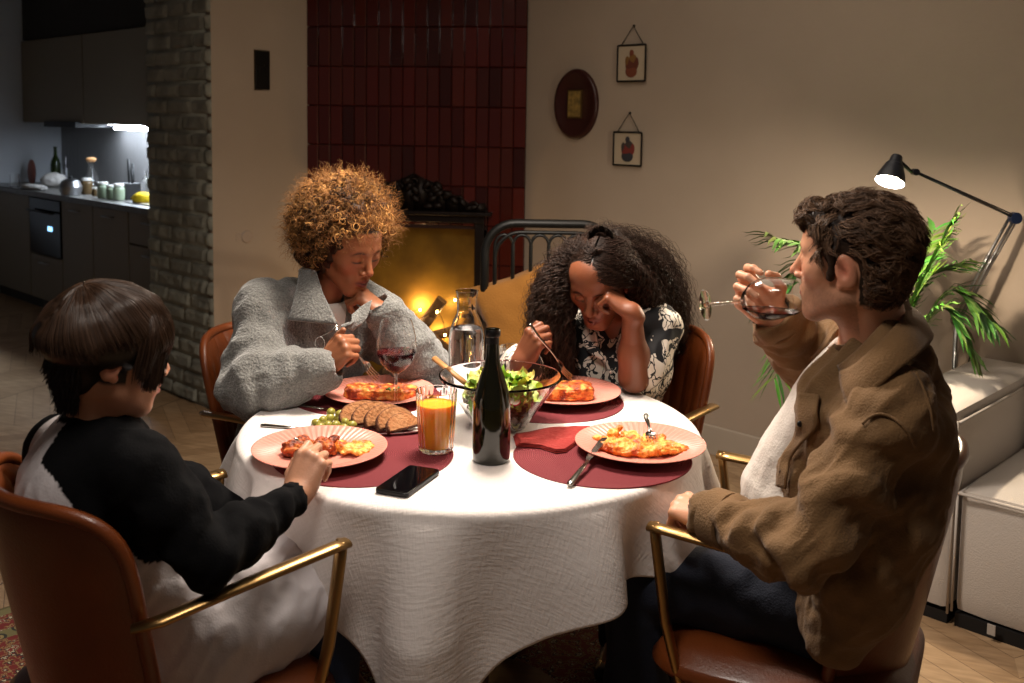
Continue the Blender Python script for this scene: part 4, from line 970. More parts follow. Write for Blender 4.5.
sheetpoly([(513,437),(548,430),(592,428),(590,438),(578,444),(566,453),(556,454),(540,449),(516,447)],TZ+.004,.0012,'napkin','red paper napkin','crumpled red paper napkin between wine bottle and man\'s plate','napkin')
# phone
c=[T(377,489,TZ+.012),T(404,494,TZ+.012),T(439,469,TZ+.012),T(411,465,TZ+.012)]
ctr=sum(c)/4; ey=nrm((c[2]+c[3])/2-(c[0]+c[1])/2); Rp=frame_yz(ey,(0,0,1)); t=empty('smartphone',tuple(ctr-V3(0,0,.0075)),0,'black smartphone lying face up on the boy\'s placemat','phone')
w=.071; l_=.148
mat('phone glass',(6,6,8),.06); mat('phone shell',(22,22,24),.3,.6)
def rrect(mb,w,l,r,z0,z1,R,n=6):
    pts=[]
    for cx,cy,a0 in ((w/2-r,l/2-r,0),(-w/2+r,l/2-r,90),(-w/2+r,-l/2+r,180),(w/2-r,-l/2+r,270)):
        for i in range(n+1): a=rad(a0+90*i/n); pts.append((cx+r*math.cos(a),cy+r*math.sin(a)))
    m=len(pts); P0=np.array([(x,y,z0) for x,y in pts]); P1=np.array([(x,y,z1) for x,y in pts]); C0=np.array([[0,0,z0],[0,0,z1]])
    V=np.vstack([P0,P1,C0])@R.T; a=np.arange(m); a2=(a+1)%m
    return mb.add(V,[np.stack([a,a2,m+a2,m+a],1),np.concatenate([np.stack([a2,a,np.full(m,2*m)],1),np.stack([m+a,m+a2,np.full(m,2*m+1)],1)])])
rrect(MB(),w,l_,.009,0,.0075,Rp).build('body','phone shell',t,smooth=False,bevel=.0015)
rrect(MB(),w-.004,l_-.004,.008,.0075,.0082,Rp).build('screen','phone glass',t,smooth=False)
# bottle
mat('dark bottle glass',(20,26,8),.06,coat=.5); 
N_,L_,b_=nodes(MATS['dark bottle glass']); b_.inputs['Transmission Weight'].default_value=.6; b_.inputs['Base Color'].default_value=(.016,.014,.003,1)
mat('dark wine',(30,4,6),.1); mat('bottle lip foil',(14,12,12),.35)
bc=T(491,461,TZ); bz=bc
KB=.968
PROF=[(0,.004),(.02,.001),(.036,0),(.0405,.005),(.0415,.02),(.0415,.118),(.0405,.135),(.036,.158),(.027,.188),(.0185,.212),(.0150,.232),(.0138,.26),(.0135,.276)]
t=MB().lathe([(r_*KB,z_*KB) for r_,z_ in PROF+[(.0160,.277),(.0165,.280),(.0165,.290),(.0150,.292),(.0105,.292),(.0100,.27),(.0112,.23),(.024,.188),(.033,.158),(.038,.13),(.0385,.02),(.03,.006),(0,.010)]],64).build('wine_bottle','dark bottle glass',loc=bc); tag(t,'tall dark open wine bottle at the front of the table','bottle')
MB().lathe([(0,.011),(.028,.008),(.0365,.02),(.0364,.112),(0,.112)],48).build('wine','dark wine',t)
MB().lathe([(r_*KB,z_*KB) for r_,z_ in [(.0139,.262),(.0142,.277),(.0168,.278),(.0172,.282),(.0172,.290),(.0155,.2935)]],48).build('neck_band','bottle lip foil',t)
# orange juice
mat('orange juice',(245,160,24),.35,sub=.6)
N_,L_,b_=nodes(MATS['orange juice']); b_.inputs['Subsurface Radius'].default_value=(1,.6,.1); b_.inputs['Subsurface Scale'].default_value=.02
mat('thin glass',(255,255,255),.015,trans=1,ior=1.35)
jc=T(436,450,TZ+.005); 
def ribbed(a,z): return 1+.018*np.cos(a*20)
def tumbler(loc,r0,r1,h,label,liquid=None,lm=None,group='ribbed drinking glasses'):
    prof=[(0,0),(r0*.9,0),(r0,.004),(r0+(r1-r0)*.5,h*.5),(r1,h),(r1-.0022,h),(r0+(r1-r0)*.5-.003,h*.5),(r0-.004,.010),(0,.009)]
    P2=[]
    for a,b in zip(prof[:-1],prof[1:]):
        for q in np.linspace(0,1,4)[:-1]: P2.append((a[0]+(b[0]-a[0])*q,a[1]+(b[1]-a[1])*q))
    P2.append(prof[-1])
    o=MB().lathe(P2,160,wob=ribbed).build('drinking_glass','thin glass',loc=loc); tag(o,label,'glass',group)
    if liquid: 
        f=liquid/h; rr=r0+(r1-r0)*f; MB().lathe([(0,.0095),(r0-.0045,.0105),(r0+(r1-r0)*f*.5-.0035,liquid*.5),(rr-.0035,liquid),(rr-.006,liquid-.0008),(0,liquid-.0008)],64).build('juice',lm,o)
    return o
tumbler(jc,.037,.0445,.132,'ribbed glass of orange juice at the edge of the boy\'s placemat',.104,'orange juice')
tumbler(T(512,384,TZ),.031,.036,.105,'empty ribbed glass behind the salad bowl')
# carafe
cc=T(466,393,TZ)
o=MB().lathe([(0,0),(.043,0),(.047,.005),(.047,.15),(.045,.168),(.036,.195),(.0265,.215),(.026,.225),(.026,.25),(.029,.27),(.0305,.274),(.028,.274),(.024,.25),(.0242,.215),(.034,.193),(.043,.166),(.045,.15),(.045,.012),(0,.010)],64).build('water_carafe','thin glass',loc=cc); tag(o,'clear glass water carafe behind the salad bowl','carafe')
mat('water',(245,250,255),.01,trans=1,ior=1.33)
MB().lathe([(0,.0105),(.0445,.0125),(.0446,.15),(.0425,.166),(.0395,.176),(0,.176)],48).build('water','water',o)
# wine glass
mat('red wine',(64,3,8),.08,trans=.3,ior=1.33)
def glassprof(k=1.0):
    out=[(0,.0),(.034,.0),(.036,.0012),(.03,.003),(.01,.006),(.0042,.014),(.0035,.05),(.0038,.082),(.008,.090),(.024,.100),(.040,.118),(.048,.140),(.0495,.158),(.046,.185),(.039,.212),(.0355,.222)]
    inn=[(.0345,.222),(.038,.212),(.0448,.185),(.0483,.158),(.0467,.140),(.0387,.119),(.022,.1025),(.006,.095),(0,.094)]
    return [(r*k,z*k) for r,z in out+inn]
def winelvl(lv,k=1.0):
    inn=[(0,.0935),(.006,.0945),(.0226,.1018),(.0394,.1183),(.0472,.1395),(.0487,.155)]
    P_=[(r,z) for r,z in inn if z<lv]; rr=np.interp(lv,[z for r,z in inn],[r for r,z in inn]); return [(r*k,z*k) for r,z in P_+[(rr,lv),(0,lv)]]
wc=T(396,409,TZ); o=MB().lathe(glassprof(1.02),96).build('wine_glass','thin glass',loc=wc); tag(o,'glass of red wine standing beside the bread','wine glass','wine glasses')
MB().lathe(winelvl(.143,1.02),64).build('wine','red wine',o)
# salad bowl
bc=T(500,428,TZ); bc=V3(*(T(500,427,TZ)[:2]),TZ)
o=MB().lathe([(0,0),(.055,0),(.062,.004),(.085,.04),(.125,.096),(.142,.118),(.145,.122),(.1445,.126),(.141,.126),(.136,.121),(.119,.096),(.079,.04),(.056,.009),(0,.008)],96).build('salad_bowl','thin glass',loc=bc); tag(o,'large flared glass salad bowl in the middle of the table','bowl')
mat('lettuce',(120,160,48),.5,attr='Col',sub=.15); mat('radish',(238,222,214),.4,attr='Col')
sal=MB()
def leaf(c,R,s,col):
    n=9; X,Y=np.meshgrid(np.linspace(-1,1,n),np.linspace(-1,1,n)); ph=rg.uniform(0,9)
    r=np.sqrt(X*X+Y*Y); Z=.35*X*X+.25*np.sin(X*4+ph)*Y+.18*np.sin(Y*6+ph*2)*np.abs(X)+.12*rg.standard_normal(X.shape)*r
    V=np.stack([X*(1-.25*Y*Y),Y*1.2,Z],-1).reshape(-1,3)*s; i=np.arange(n-1)[:,None]*n; j=np.arange(n-1)[None]; F=np.stack([i+j,i+j+1,i+n+j+1,i+n+j],-1).reshape(-1,4)
    sal.add(V@R.T+c,F,np.array(lin(col)))
for i in range(150):
    z=rg.uniform(.018,.108); rmax=np.interp(z,[.01,.04,.096,.118],[.048,.065,.102,.10]); a=rg.uniform(0,2*PI); r=rmax*math.sqrt(rg.uniform(0,1))*.92
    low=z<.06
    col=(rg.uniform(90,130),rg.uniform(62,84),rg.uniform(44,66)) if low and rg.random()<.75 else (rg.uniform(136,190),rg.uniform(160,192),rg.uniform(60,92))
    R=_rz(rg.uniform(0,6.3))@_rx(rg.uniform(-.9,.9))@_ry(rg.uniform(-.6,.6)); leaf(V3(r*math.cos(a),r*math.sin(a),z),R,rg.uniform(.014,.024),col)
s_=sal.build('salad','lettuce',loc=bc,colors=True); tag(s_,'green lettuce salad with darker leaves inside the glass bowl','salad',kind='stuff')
rad_=MB()
for (x,y,z,a) in ((.032,-.078,.088,.5),(-.03,-.04,.108,.2)): 
    R=frame_z((.1,-.75,.65)); rad_=MB(); rad_.lathe([(0,.002),(.0125,.002)],20,c=(0,0,0),axis=(.1,-.6,.75),col=np.array(lin((244,226,216)))); rad_.lathe([(.0125,.002),(.0145,.001),(.0145,-.001),(.0125,-.002),(0,-.002)],20,c=(0,0,0),axis=(.1,-.6,.75),col=np.array(lin((190,40,60))))
    o=rad_.build('radish_slice','radish',loc=bc+V3(x,y,z),colors=True); tag(o,'white radish slice with pink rim near the front of the salad' if x>0 else 'white radish slice deeper among the lettuce','radish slice','radish slices in the salad')
mat('olive wood',(184,136,84),.5,var=(8,(160,110,62),(1,6,1)))
a=T(434,358,TZ+.150); b=T(480,398,TZ+.085); a[1]=2.36; a=P(434,358,2.40); b=P(479,394,2.30)
m1=(a*.3+b*.7); d=nrm(b-a); R=frame_yz(d,(0,-.3,1))
t=MB().tube([a,a*.6+b*.4,m1],[.007,.006,.0065],n=12,flat=(1.2,.8),up=R[:,0]).build('salad_spoon','olive wood',origin=a); tag(t,'wooden salad spoon leaning on the rim of the glass bowl','spoon')
sp=MB(); sp.ell((0,0,0),(.024,.036,.007),R=R,n=18); sp.build('spoon_bowl','olive wood',t,loc=tuple(b-a+d*.01))
# bread, olives
mat('serving platter',(222,216,210),.35)
pc_=T(372,427,TZ); pl=MB().lathe([(0,.002),(.10,.002),(.118,.006),(.126,.010),(.128,.0105),(.127,.0085),(.11,.001),(0,.0)],64); V=np.concatenate(pl.v)*V3(1.12,.62,1)@_rz(-.12).T; pl.v=[V]
o=pl.build('serving_platter','serving platter',loc=pc_+V3(0,0,.0005)); tag(o,'oval white platter holding bread slices and olives','platter')
mat('bread crumb',(176,122,78),.85,bump=(120,.8),var=(50,(236,214,190)),attr='Col')
def bread(x,y,wd,ht,tilt,yaw,label):
    n=20; out=[(wd/2*math.cos(a),ht*math.sin(a)**.8 if math.sin(a)>0 else 0) for a in np.linspace(0,PI,n)]
    mb=MB(); th=.011; inner=[(p*.88,q*.88+ht*.05) for p,q in out]
    def ring(pts,yy): return np.array([(p,yy,q) for p,q in pts])
    R=_rz(yaw)@_rx(tilt); A,B,C_,D=ring(inner,-th/2-.0005),ring(out,-th/2),ring(out,th/2),ring(inner,th/2+.0005)
    V=np.vstack([A,B,C_,D]); F=[]
    for k in range(3): F+= [[k*n+i,k*n+i+1,(k+1)*n+i+1,(k+1)*n+i] for i in range(n-1)]+[[k*n+n-1,k*n,(k+1)*n,(k+1)*n+n-1]]
    cf=np.array(lin((168,118,76))); cb=np.array(lin((84,46,26))); cols=np.vstack([np.tile(cf,(n,1)),np.tile(cb,(2*n,1)),np.tile(cf,(n,1))])
    V2=np.vstack([V,[0,-th/2-.0005,ht*.4],[0,th/2+.0005,ht*.4]]); cols=np.vstack([cols,cf,cf]); T3=[[i+1,i,4*n] for i in range(n-1)]+[[0,n-1,4*n]]+[[3*n+i,3*n+i+1,4*n+1] for i in range(n-1)]+[[4*n-1,3*n,4*n+1]]
    V2=V2+.0012*vnoise(V2*180)[:,None]*V3(1,.5,1)
    mb.add(V2@R.T,[np.array(F),np.array(T3)],cols); o=mb.build('bread_slice','bread crumb',loc=T(x,y,TZ+.012),colors=True); tag(o,label,'bread','bread slices on the platter')
NB=['first','second','third','fourth']
bread(364,420,.118,.050,-.80,rad(25),'leftmost slice of brown bread, next to the olives')
bread(376,422,.118,.050,-.70,rad(30),'second slice of brown bread from the olives')
bread(387,424,.112,.048,-.65,rad(36),'middle slice of the five brown bread slices')
bread(397,426,.105,.046,-.70,rad(42),'second slice of brown bread from the juice glass')
bread(405,429,.095,.040,-.85,rad(46),'slice of brown bread lying nearest the juice glass')
mat('green olive',(146,138,58),.3,sub=.1)
k=0
for (x,y) in [(316,424),(323,421),(330,419),(338,420),(345,423),(352,426),(320,428),(328,426),(336,426),(344,429),(333,431),(325,431),(340,415),(331,413),(348,419)]:
    zz=TZ+.013 if y>418 else TZ+.024
    o=MB().ell((0,0,0),(.0122,.0100,.0100),R=_rz(rg.uniform(0,3)),n=14).build('green_olive','green olive',loc=T(x,y-1,zz)); tag(o,'small green olive in the heap beside the bread','olive','green olives heaped on the platter')
# ================================================================ people
def head_sdf(jaw=1.0,nose=1.0,lip=1.0,ear=1.0,fem=True,lids=1.0):
    s=SDF()
    s.el((0,-.020,.028),(.0735,.094,.086),k=.01)
    s.el((0,.026,.004),(.063,.062,.088),k=.03)
    s.el((0,.030,.055),(.060,.052,.046),k=.03)
    s.el((0,.034,-.055),(.046*jaw,.046,.050),k=.03)
    s.rc((-.011*jaw,.066,-.098),(.011*jaw,.066,-.098),.0155*jaw,k=.022)
    for q in (-1,1):
        s.rc((q*.052*jaw,-.004,-.058),(q*.018,.056,-.098),.013,.013,k=.03)
        s.el((q*.042,.052,-.014),(.022,.020,.018),k=.028)
        s.rc((q*.012,.083,.026),(q*.042,.070,.026),.0085,.007,k=.014)
        s.el((q*.0315,.096,.006),(.019,.013,.0125),k=.014,op=1)
        s.el((q*.0310,.0722,.0035),(.0155,.0135,.0118*lids),k=.004)
        s.rc((q*.018,.0825,-.0075),(q*.043,.0745,-.0065),.003,.003,k=.006)
    s.rc((0,.084,.016),(0,.104*nose,-.024),.0062,.0098,k=.012)
    s.el((0,.1085*nose,-.029),(.0098,.0082,.0082),k=.006)
    for q in (-1,1):
        s.el((q*.0130,.0945,-.0335),(.0078,.0095,.0066),k=.006)
        s.el((q*.0062,.1010,-.0405),(.0038,.006,.0028),k=.003,op=1)
    s.el((0,.068,-.062),(.029,.022,.024),k=.02)
    for q in (-1,1):
        s.rc((q*.0205,.0815,-.0640),(q*.004,.0905,-.0595),.0038,.0056*lip,k=.004)
        s.rc((q*.0175,.0805,-.0690),(0,.0895,-.0715),.0042,.0070*lip,k=.004)
        s.rc((q*.024,.086,-.0655),(0,.0965,-.0653),.0011,.0016,k=.003,op=1)
    s.el((0,.0925,-.0845),(.014,.006,.0048),k=.010,op=1)
    for q in (-1,1):
        R=_rx(rad(-12))@_rz(q*rad(-18))
        s.el((q*.0765,-.012,-.002),(.0075*ear,.0185,.0315),R=R,k=.005)
        s.el((q*.0845,-.007,.002),(.0055,.010,.019),R=R,k=.005,op=1)
        s.el((q*.0740,-.004,-.028),(.006,.008,.009),k=.006)
        s.el((q*.0755,.004,-.006),(.004,.004,.006),k=.003)
    return s
def hand_sdf(side,curl,thumb,spread=.05,wr=.024):
    """side 'R'/'L'; wrist at origin, fingers +y, back of hand +z. curl: 4x(mcp,pip,dip) deg; thumb: 3 direction vectors (thumb side = +)"""
    ts=-1 if side=='R' else 1; s=SDF()
    s.el((0,.045,-.001),(.037,.050,.0135),k=.012)
    s.rc((0,-.02,0),(0,.012,0),wr,.0215,k=.02,flat=((0,0,1),.74))
    s.el((ts*.021,.036,-.011),(.017,.030,.0135),R=_rz(-ts*.35),k=.012)
    s.el((-ts*.022,.036,-.009),(.013,.032,.011),k=.012)
    heads=[(.0290,.086,.002),(.0095,.091,.004),(-.0100,.087,.003),(-.0275,.079,.0)]
    lens=[(.043,.026,.021),(.048,.030,.022),(.044,.028,.022),(.035,.021,.019)]
    rads=[(.0100,.0086,.0076,.0064),(.0102,.0088,.0078,.0066),(.0098,.0083,.0073,.0062),(.0086,.0073,.0065,.0056)]
    for i in range(4):
        h=V3(heads[i][0]*ts,heads[i][1],heads[i][2]); s.rc(V3(h[0]*.5,.02,0),h,.011,.0108,k=.010)
        a=0; p=h; sp=(1.5-i)*spread*ts
        for j in range(3):
            a+=rad(curl[i][j]); d=nrm(V3(math.sin(sp)*math.cos(a),math.cos(a),-math.sin(a))); q=p+d*lens[i][j]
            s.rc(p,q,rads[i][j],rads[i][j+1],k=.0035 if j else .007); p=q
        
    p=V3(ts*.022,.018,-.008); Ls=(.040,.032,.025); Rr=(.0135,.0112,.0098,.0080)
    for j in range(3):
        d=nrm(V3(thumb[j][0]*ts,thumb[j][1],thumb[j][2])); q=p+d*Ls[j]; s.rc(p,q,Rr[j],Rr[j+1],k=.010 if j==0 else .004); p=q
    return s
def face_colors(L,skin,lipc,browc,lashc,hairc=None,hairline=None,stubble=None,blush=None,lidline=-.0050):
    """pigment and painted crease shade by place on the head (local coordinates)"""
    n=len(L); C=np.tile(np.array(lin(skin)),(n,1)); x,y,z=np.abs(L[:,0]),L[:,1],L[:,2]
    def mixc(w,c):
        nonlocal C; w=np.clip(w,0,1)[:,None]; C=C*(1-w)+np.array(lin(c))*w
    if blush: 
        for cx,cy,cz,r in ((.043,.07,-.02,.022),(.0,.11,-.03,.014)): mixc(.5*np.exp(-(((x-cx)**2+(y-cy)**2+(z-cz)**2)/r**2)),blush)
        mixc(.7*np.exp(-(((x-.078)/.012)**2+((y+.01)/.02)**2+((z)/.03)**2)),blush)
    if stubble is not None:
        w=np.clip((-.030-z+.25*np.maximum(0,.05-y)*0)/.02,0,1)*np.clip((z+.14)/.02,0,1)*(y>-.03)
        w2=np.exp(-((x/.024)**2+((z+.048)/.008)**2))*(y>.06); mixc(np.maximum(w*.62,w2*.6)*(1-np.exp(-((x/.022)**2+((z+.066)/.009)**2)))*(.75+.25*vnoise(L*420)),stubble)
    lipm=np.exp(-np.power(np.abs(x)/.0235,6)-np.power(np.abs(z+.0660)/(.0130*np.clip(1.05-np.abs(x)/.04,.3,1)),6))*(y>.074); mixc(lipm*.95,lipc)
    mixc(np.exp(-np.power(x/.021,6)-((z+.0653)/.0019)**2)*(y>.072)*.9,(60,20,18))  # shade of the crease between the lips, painted into the colour
    br=np.exp(-np.power(np.abs(x-.031)/.0165,4)-((z-(.0245+.10*(.03-np.abs(x-.026))*0-22*(x-.028)**2))/.0046)**2)*(y>.05); mixc(br,browc)
    ll=lidline-9*(x-.031)**2*-1; lash=np.exp(-np.power(np.abs(x-.031)/.0155,6)-((z-ll)/.0026)**2)*(y>.060); mixc(lash,lashc)
    mixc(.35*np.exp(-((x-.031)/.014)**2-((z-.013)/.0022)**2)*(y>.06),tuple(v*.55 for v in skin))  # lid crease shading, painted as darkened skin
    if hairline is not None:
        w=np.clip(hairline(L)/.006,0,1); mixc(w,hairc)
    return C
def to_world(L,R,t,sc=1): return (L*sc)@R.T+t
def assemble(name,pieces,m):
    """pieces: (V,F,C)"""
    off=0; Vs=[];Fs=[];Cs=[]
    for V,F,C in pieces: Vs.append(V);Fs.append(F+off);Cs.append(C);off+=len(V)
    return Vs,Fs,Cs
def skin_mat(name,rough=.45):
    m=mat(name,(180,130,100),rough,attr='Col',sub=.12,bump=(240,.06)); return m
def jcol(V,c): return np.tile(np.array(lin(c)),(len(V),1))
def displace(V,F,specs,gen=(.004,9,(1,1,1)),seed=0,fine=.0008):
    N=vnormals(V,F); d=np.zeros(len(V))
    w=vnoise(V*14,seed+5)*1.1
    for c,ax,fr,amp,rr in specs:
        c=np.asarray(c); u=(V-c)@nrm(ax); g=np.exp(-((np.linalg.norm(V-c,axis=1)/rr)**2)); ph=fr*u+2.6*w+1.5*vnoise(V*7,seed+9)
        s=np.sin(ph); d+=amp*g*(np.sign(s)*np.abs(s)**.7-.2)
    if gen:
        a,f,st=gen[:3]; P_=V*np.array(st)*f
        if len(gen)>3: ax_=nrm(gen[3]); cp=(V@ax_)[:,None]; P_=(V-cp*ax_)*f*1.5+ax_*cp*f*.35
        r=1-np.abs(vnoise(P_,seed+1)*1.6+.35*vnoise(P_*2.1,seed+2)); r2=1-np.abs(vnoise(P_*2.3+5,seed+6)*1.7+.3*vnoise(P_*4.5,seed+7)); d+=a*(r-.5)+a*.6*vnoise(P_*1.7,seed+3)+a*.45*(r2-.5)
    d+=fine*vnoise(V*70,seed+4)
    return V+N*d[:,None]
def patch(name,rows,m_,parent,th=.004,n=(14,14),colors=None):
    """smooth sheet through a grid of points"""
    A=np.array([spline(r,n[1]) for r in rows]); B=np.array([spline(A[:,j],n[0]) for j in range(n[1])]).transpose(1,0,2)
    V=B.reshape(-1,3); w=n[1]; i=np.arange(n[0]-1)[:,None]*w; j=np.arange(w-1)[None]; F=np.stack([i+j,i+j+1,i+w+j+1,i+w+j],-1).reshape(-1,4)
    o=link(name,mesh_np(name,V,F,True,colors),m_,parent); s=o.modifiers.new('t','SOLIDIFY'); s.thickness=th; s.offset=0
    return o
def surf_at(V,x,y,r=3.0,side=1):
    """nearest point of a surface behind a pixel"""
    q=(V-CC)@CM; px=PX+FPX*q[:,0]/-q[:,2]; py=PY-FPX*q[:,1]/-q[:,2]; m=(px-x)**2+(py-y)**2<r*r
    return float(V[m][:,1].min()) if m.any() else None
def SP(V,x,y,lift=.003,r=3.0,dflt=None):
    Y=surf_at(V,x,y,r); Y=dflt if Y is None else Y
    return P(x,y,Y-lift)
def child(name,V,F,m_,root,C=None):
    return link(name,mesh_np(name,np.asarray(V)-np.array(root.location),F,True,C),m_,root)
def smat(n,*a,**k): return mat(n,*a,**k)
def limb_dir(a,b): return nrm(np.asarray(b)-np.asarray(a))
# ---- generic clothed figure --------------------------------------------------
def torso_prims(s,J,e=0.0,k=.05,fem=False,sc=1.0):
    """pelvis-waist-chest-shoulders; e = ease added to radii"""
    f=J['f']; r=J['r']
    ax=lambda c: frame_yz(f,nrm(J['neck']-J['pelvis']))
    s.el(J['pelvis'],V3(.165*sc+e,.115*sc+e,.12*sc+e),R=ax(0),k=k)
    s.el(J['waist'],V3(.140*sc+e,.105*sc+e,.14*sc+e),R=ax(0),k=k)
    s.el(J['chest'],V3(.150*sc+e,.108*sc+e,.16*sc+e),R=ax(0),k=k)
    if fem:
        for q in (-1,1): s.el(J['chest']+r*.07*q+f*(.07+e*.5)-V3(0,0,.03),.052+e,k=k)
    for S in ('shR','shL'):
        s.rc(J['neck']-V3(0,0,.045)*sc,J[S],.052*sc+e*.9,.056*sc+e,k=k)
def arm_prims(s,J,S,e=0,k=.03,sc=1.0,w=None,upto=1.0):
    sh,el_,wr=J['sh'+S],J['el'+S],J['wr'+S]; we=el_+(wr-el_)*upto
    r=(.050,.040,.028) if w is None else w
    m1=sh*.5+el_*.5; s.rc(sh,m1,r[0]*sc+e,(r[0]*.55+r[1]*.45)*sc+e,k=k); s.rc(m1,el_,(r[0]*.55+r[1]*.45)*sc+e,r[1]*sc+e,k=k)
    m2=el_+(we-el_)*.35; s.rc(el_,m2,r[1]*sc+e,r[1]*sc*.98+e,k=k); s.rc(m2,we,r[1]*sc*.98+e,r[2]*sc+e,k=k)
def leg_prims(s,J,e=0,k=.03,sc=1.0):
    for S in ('R','L'):
        s.rc(J['hip'+S],J['kn'+S],.082*sc+e,.058*sc+e,k=k); s.rc(J['kn'+S],J['an'+S],.056*sc+e,.040*sc+e,k=k)
def feet(root,J,m_,group=None,sc=1.0):
    for S in ('R','L'):
        s=SDF(); a=J['an'+S]; d=J['f']*1.0; b=V3(a[0],a[1],.045)
        s.rc(b-d*.02,b+d*.12*sc,.042*sc,.032*sc,k=.02,flat=((0,0,1),.8)); s.rc(a,b,.045*sc,.042*sc,k=.02)
        V,F=s.mesh(h=.006); V[:,2]=np.maximum(V[:,2],.013); child('shoe',V,F,m_,root)
def person_root(label,pos): return empty('person',tuple(pos),0,label,'person','people eating at the round table')
def nearest_body(J,fem=False,sc=1.0,fa=1.0):
    s=SDF(); torso_prims(s,J,-.006,fem=fem,sc=sc); 
    for S in 'RL': arm_prims(s,J,S,-.004,sc=sc)
    leg_prims(s,J,-.006,sc=sc)
    s.rc(J['neck']-V3(0,0,.02),J['hd']-J['hz']*.05*sc-J['hf']*.02,.050*sc,.046*sc,k=.03)
    for S in 'RL': s.rc(J['an'+S],V3(J['an'+S][0],J['an'+S][1],.05)+J['f']*.12,.03,.02,k=.02)
    return s
def std_joints(J,sc=1.0):
    f=J['f']; r=V3(f[1],-f[0],0); J['r']=r
    J.setdefault('hipR',J['pelvis']+r*.09*sc-V3(0,0,.02)); J.setdefault('hipL',J['pelvis']-r*.09*sc-V3(0,0,.02))
    for S,q in (('R',1),('L',-1)):
        J.setdefault('kn'+S,J['hip'+S]+f*.40*sc+r*q*.03+V3(0,0,.0)); J.setdefault('an'+S,V3(J['kn'+S][0],J['kn'+S][1],.09)-f*.04+r*q*.02)
    return J
def make_body(root,J,headS,hsc,skin,colorfn,hands,armk,m_,bscale=1.0,fem=False,neck_r=.047,sub=None):
    hs=head_sdf(**headS); Rh=J['hR']; W=SDF().xf(Rh,J['hd'],hsc,hs)
    nk=J['hd']-J['hz']*.045*hsc-J['hf']*.028*hsc
    W.rc(nk,J['neck'],neck_r,neck_r*1.06,k=.03); W.rc(J['neck'],J['neck']-V3(0,0,.05),neck_r*1.1,neck_r*1.5,k=.03)
    V,F=W.mesh(h=.0024,pad=.01); V=relax(V,F,1,.4); L=(V-J['hd'])@Rh/hsc; pieces=[(V,F,colorfn(L))]
    for (S,sd,R,scl) in hands:
        o=J['wr'+S]; A=SDF().xf(R,o,scl,sd); ar=armk.get(S,(.040,.027)); e_=J['el'+S]
        A.rc(e_+(o-e_)*.35,o,ar[0],ar[1],k=.014); A.rc(e_,e_+(o-e_)*.35,ar[0]*.96,ar[0],k=.02)
        if len(ar)>2: A.rc(e_,e_+(J['sh'+S]-e_)*.6,ar[0]*.98,ar[0]*1.15,k=.025)
        V,F=A.mesh(h=.0024,pad=.01); V=relax(V,F,1,.4)
        Lh=(V-o)@R/scl; C=jcol(V,skin)
        tip=np.clip((Lh[:,1]-.06)/.06,0,1)*0
        pieces.append((V,F,C))
    B=nearest_body(J,fem,bscale); V,F=B.mesh(h=.008,pad=.02); pieces.append((V,F,jcol(V,skin)))
    Vs,Fs,Cs=assemble('body',pieces,m_)
    return child('body',np.concatenate(Vs),np.concatenate(Fs),m_,root,np.concatenate(Cs))
def hframe(hd,f,up=(0,0,1)): return frame_yz(f,up)
def frm(y,z): return frame_yz(y,z)
GRIP=[(62,68,35),(66,72,38),(70,74,40),(74,74,40)]
skin_mat('skin deep brown'); skin_mat('skin warm brown'); skin_mat('skin fair'); skin_mat('skin light')
mat('shoe leather',(30,24,20),.4); mat('dark denim',(26,32,48),.85,bump=(300,.25)); mat('black denim',(16,17,21),.85,bump=(300,.25)); mat('blue jeans',(40,52,78),.85,bump=(300,.25))
hair_m=lambda n,c,r=.5: mat(n,c,r,attr='Col',spec=.25)
for n in ('golden curls','black curls','boy hair','man hair'): hair_m(n,(40,25,15))
# ================================================================ woman in grey sweater
def curls(n,roots,dirs,lens,rad_,turns,seg,thick,colr,colt,droop=0,rg=None,fit=.0,tip=1.0):
    """helical ringlets; roots (n,3) dirs (n,3)"""
    t=np.linspace(0,1,seg)[None,:,None]
    D=dirs/np.linalg.norm(dirs,axis=1)[:,None]
    rx=rg.standard_normal((n,3)); A=np.cross(D,rx); A/=np.linalg.norm(A,axis=1)[:,None]; B=np.cross(D,A)
    side=A*rg.uniform(-.25,.25,(n,1))
    base=roots[:,None]+D[:,None]*lens[:,None,None]*t+side[:,None]*lens[:,None,None]*t**2+np.array([0,0,-1.])*droop*t**2*lens[:,None,None]
    ph=rg.uniform(0,6.28,(n,1,1)); tr=turns[:,None,None]*2*PI
    rr=rad_[:,None,None]*np.minimum(1,t*4)
    PT=base+rr*(np.cos(ph+tr*t)*A[:,None]+np.sin(ph+tr*t)*B[:,None])
    RD=np.broadcast_to(thick[:,None]*(1-.55*np.linspace(0,1,seg)[None]**2),(n,seg))
    tt=np.clip(np.linspace(0,1,seg)[None,:,None]*tip,0,1); C=colr[:,None]*(1-tt)+colt[:,None]*tt
    return PT,RD,C
def curl_clump(PT,RD,C,m,spread,rg):
    """copies each strand m times with a small offset, so ringlets read as locks"""
    out=[(PT,RD,C)]
    for _ in range(m-1):
        off=rg.standard_normal((len(PT),1,3))*spread; out.append((PT+off*np.linspace(.3,1,PT.shape[1])[None,:,None],RD*.8,C*rg.uniform(.75,1.25,(len(PT),1,1))))
    return tuple(np.concatenate([o[i] for o in out]) for i in range(3))
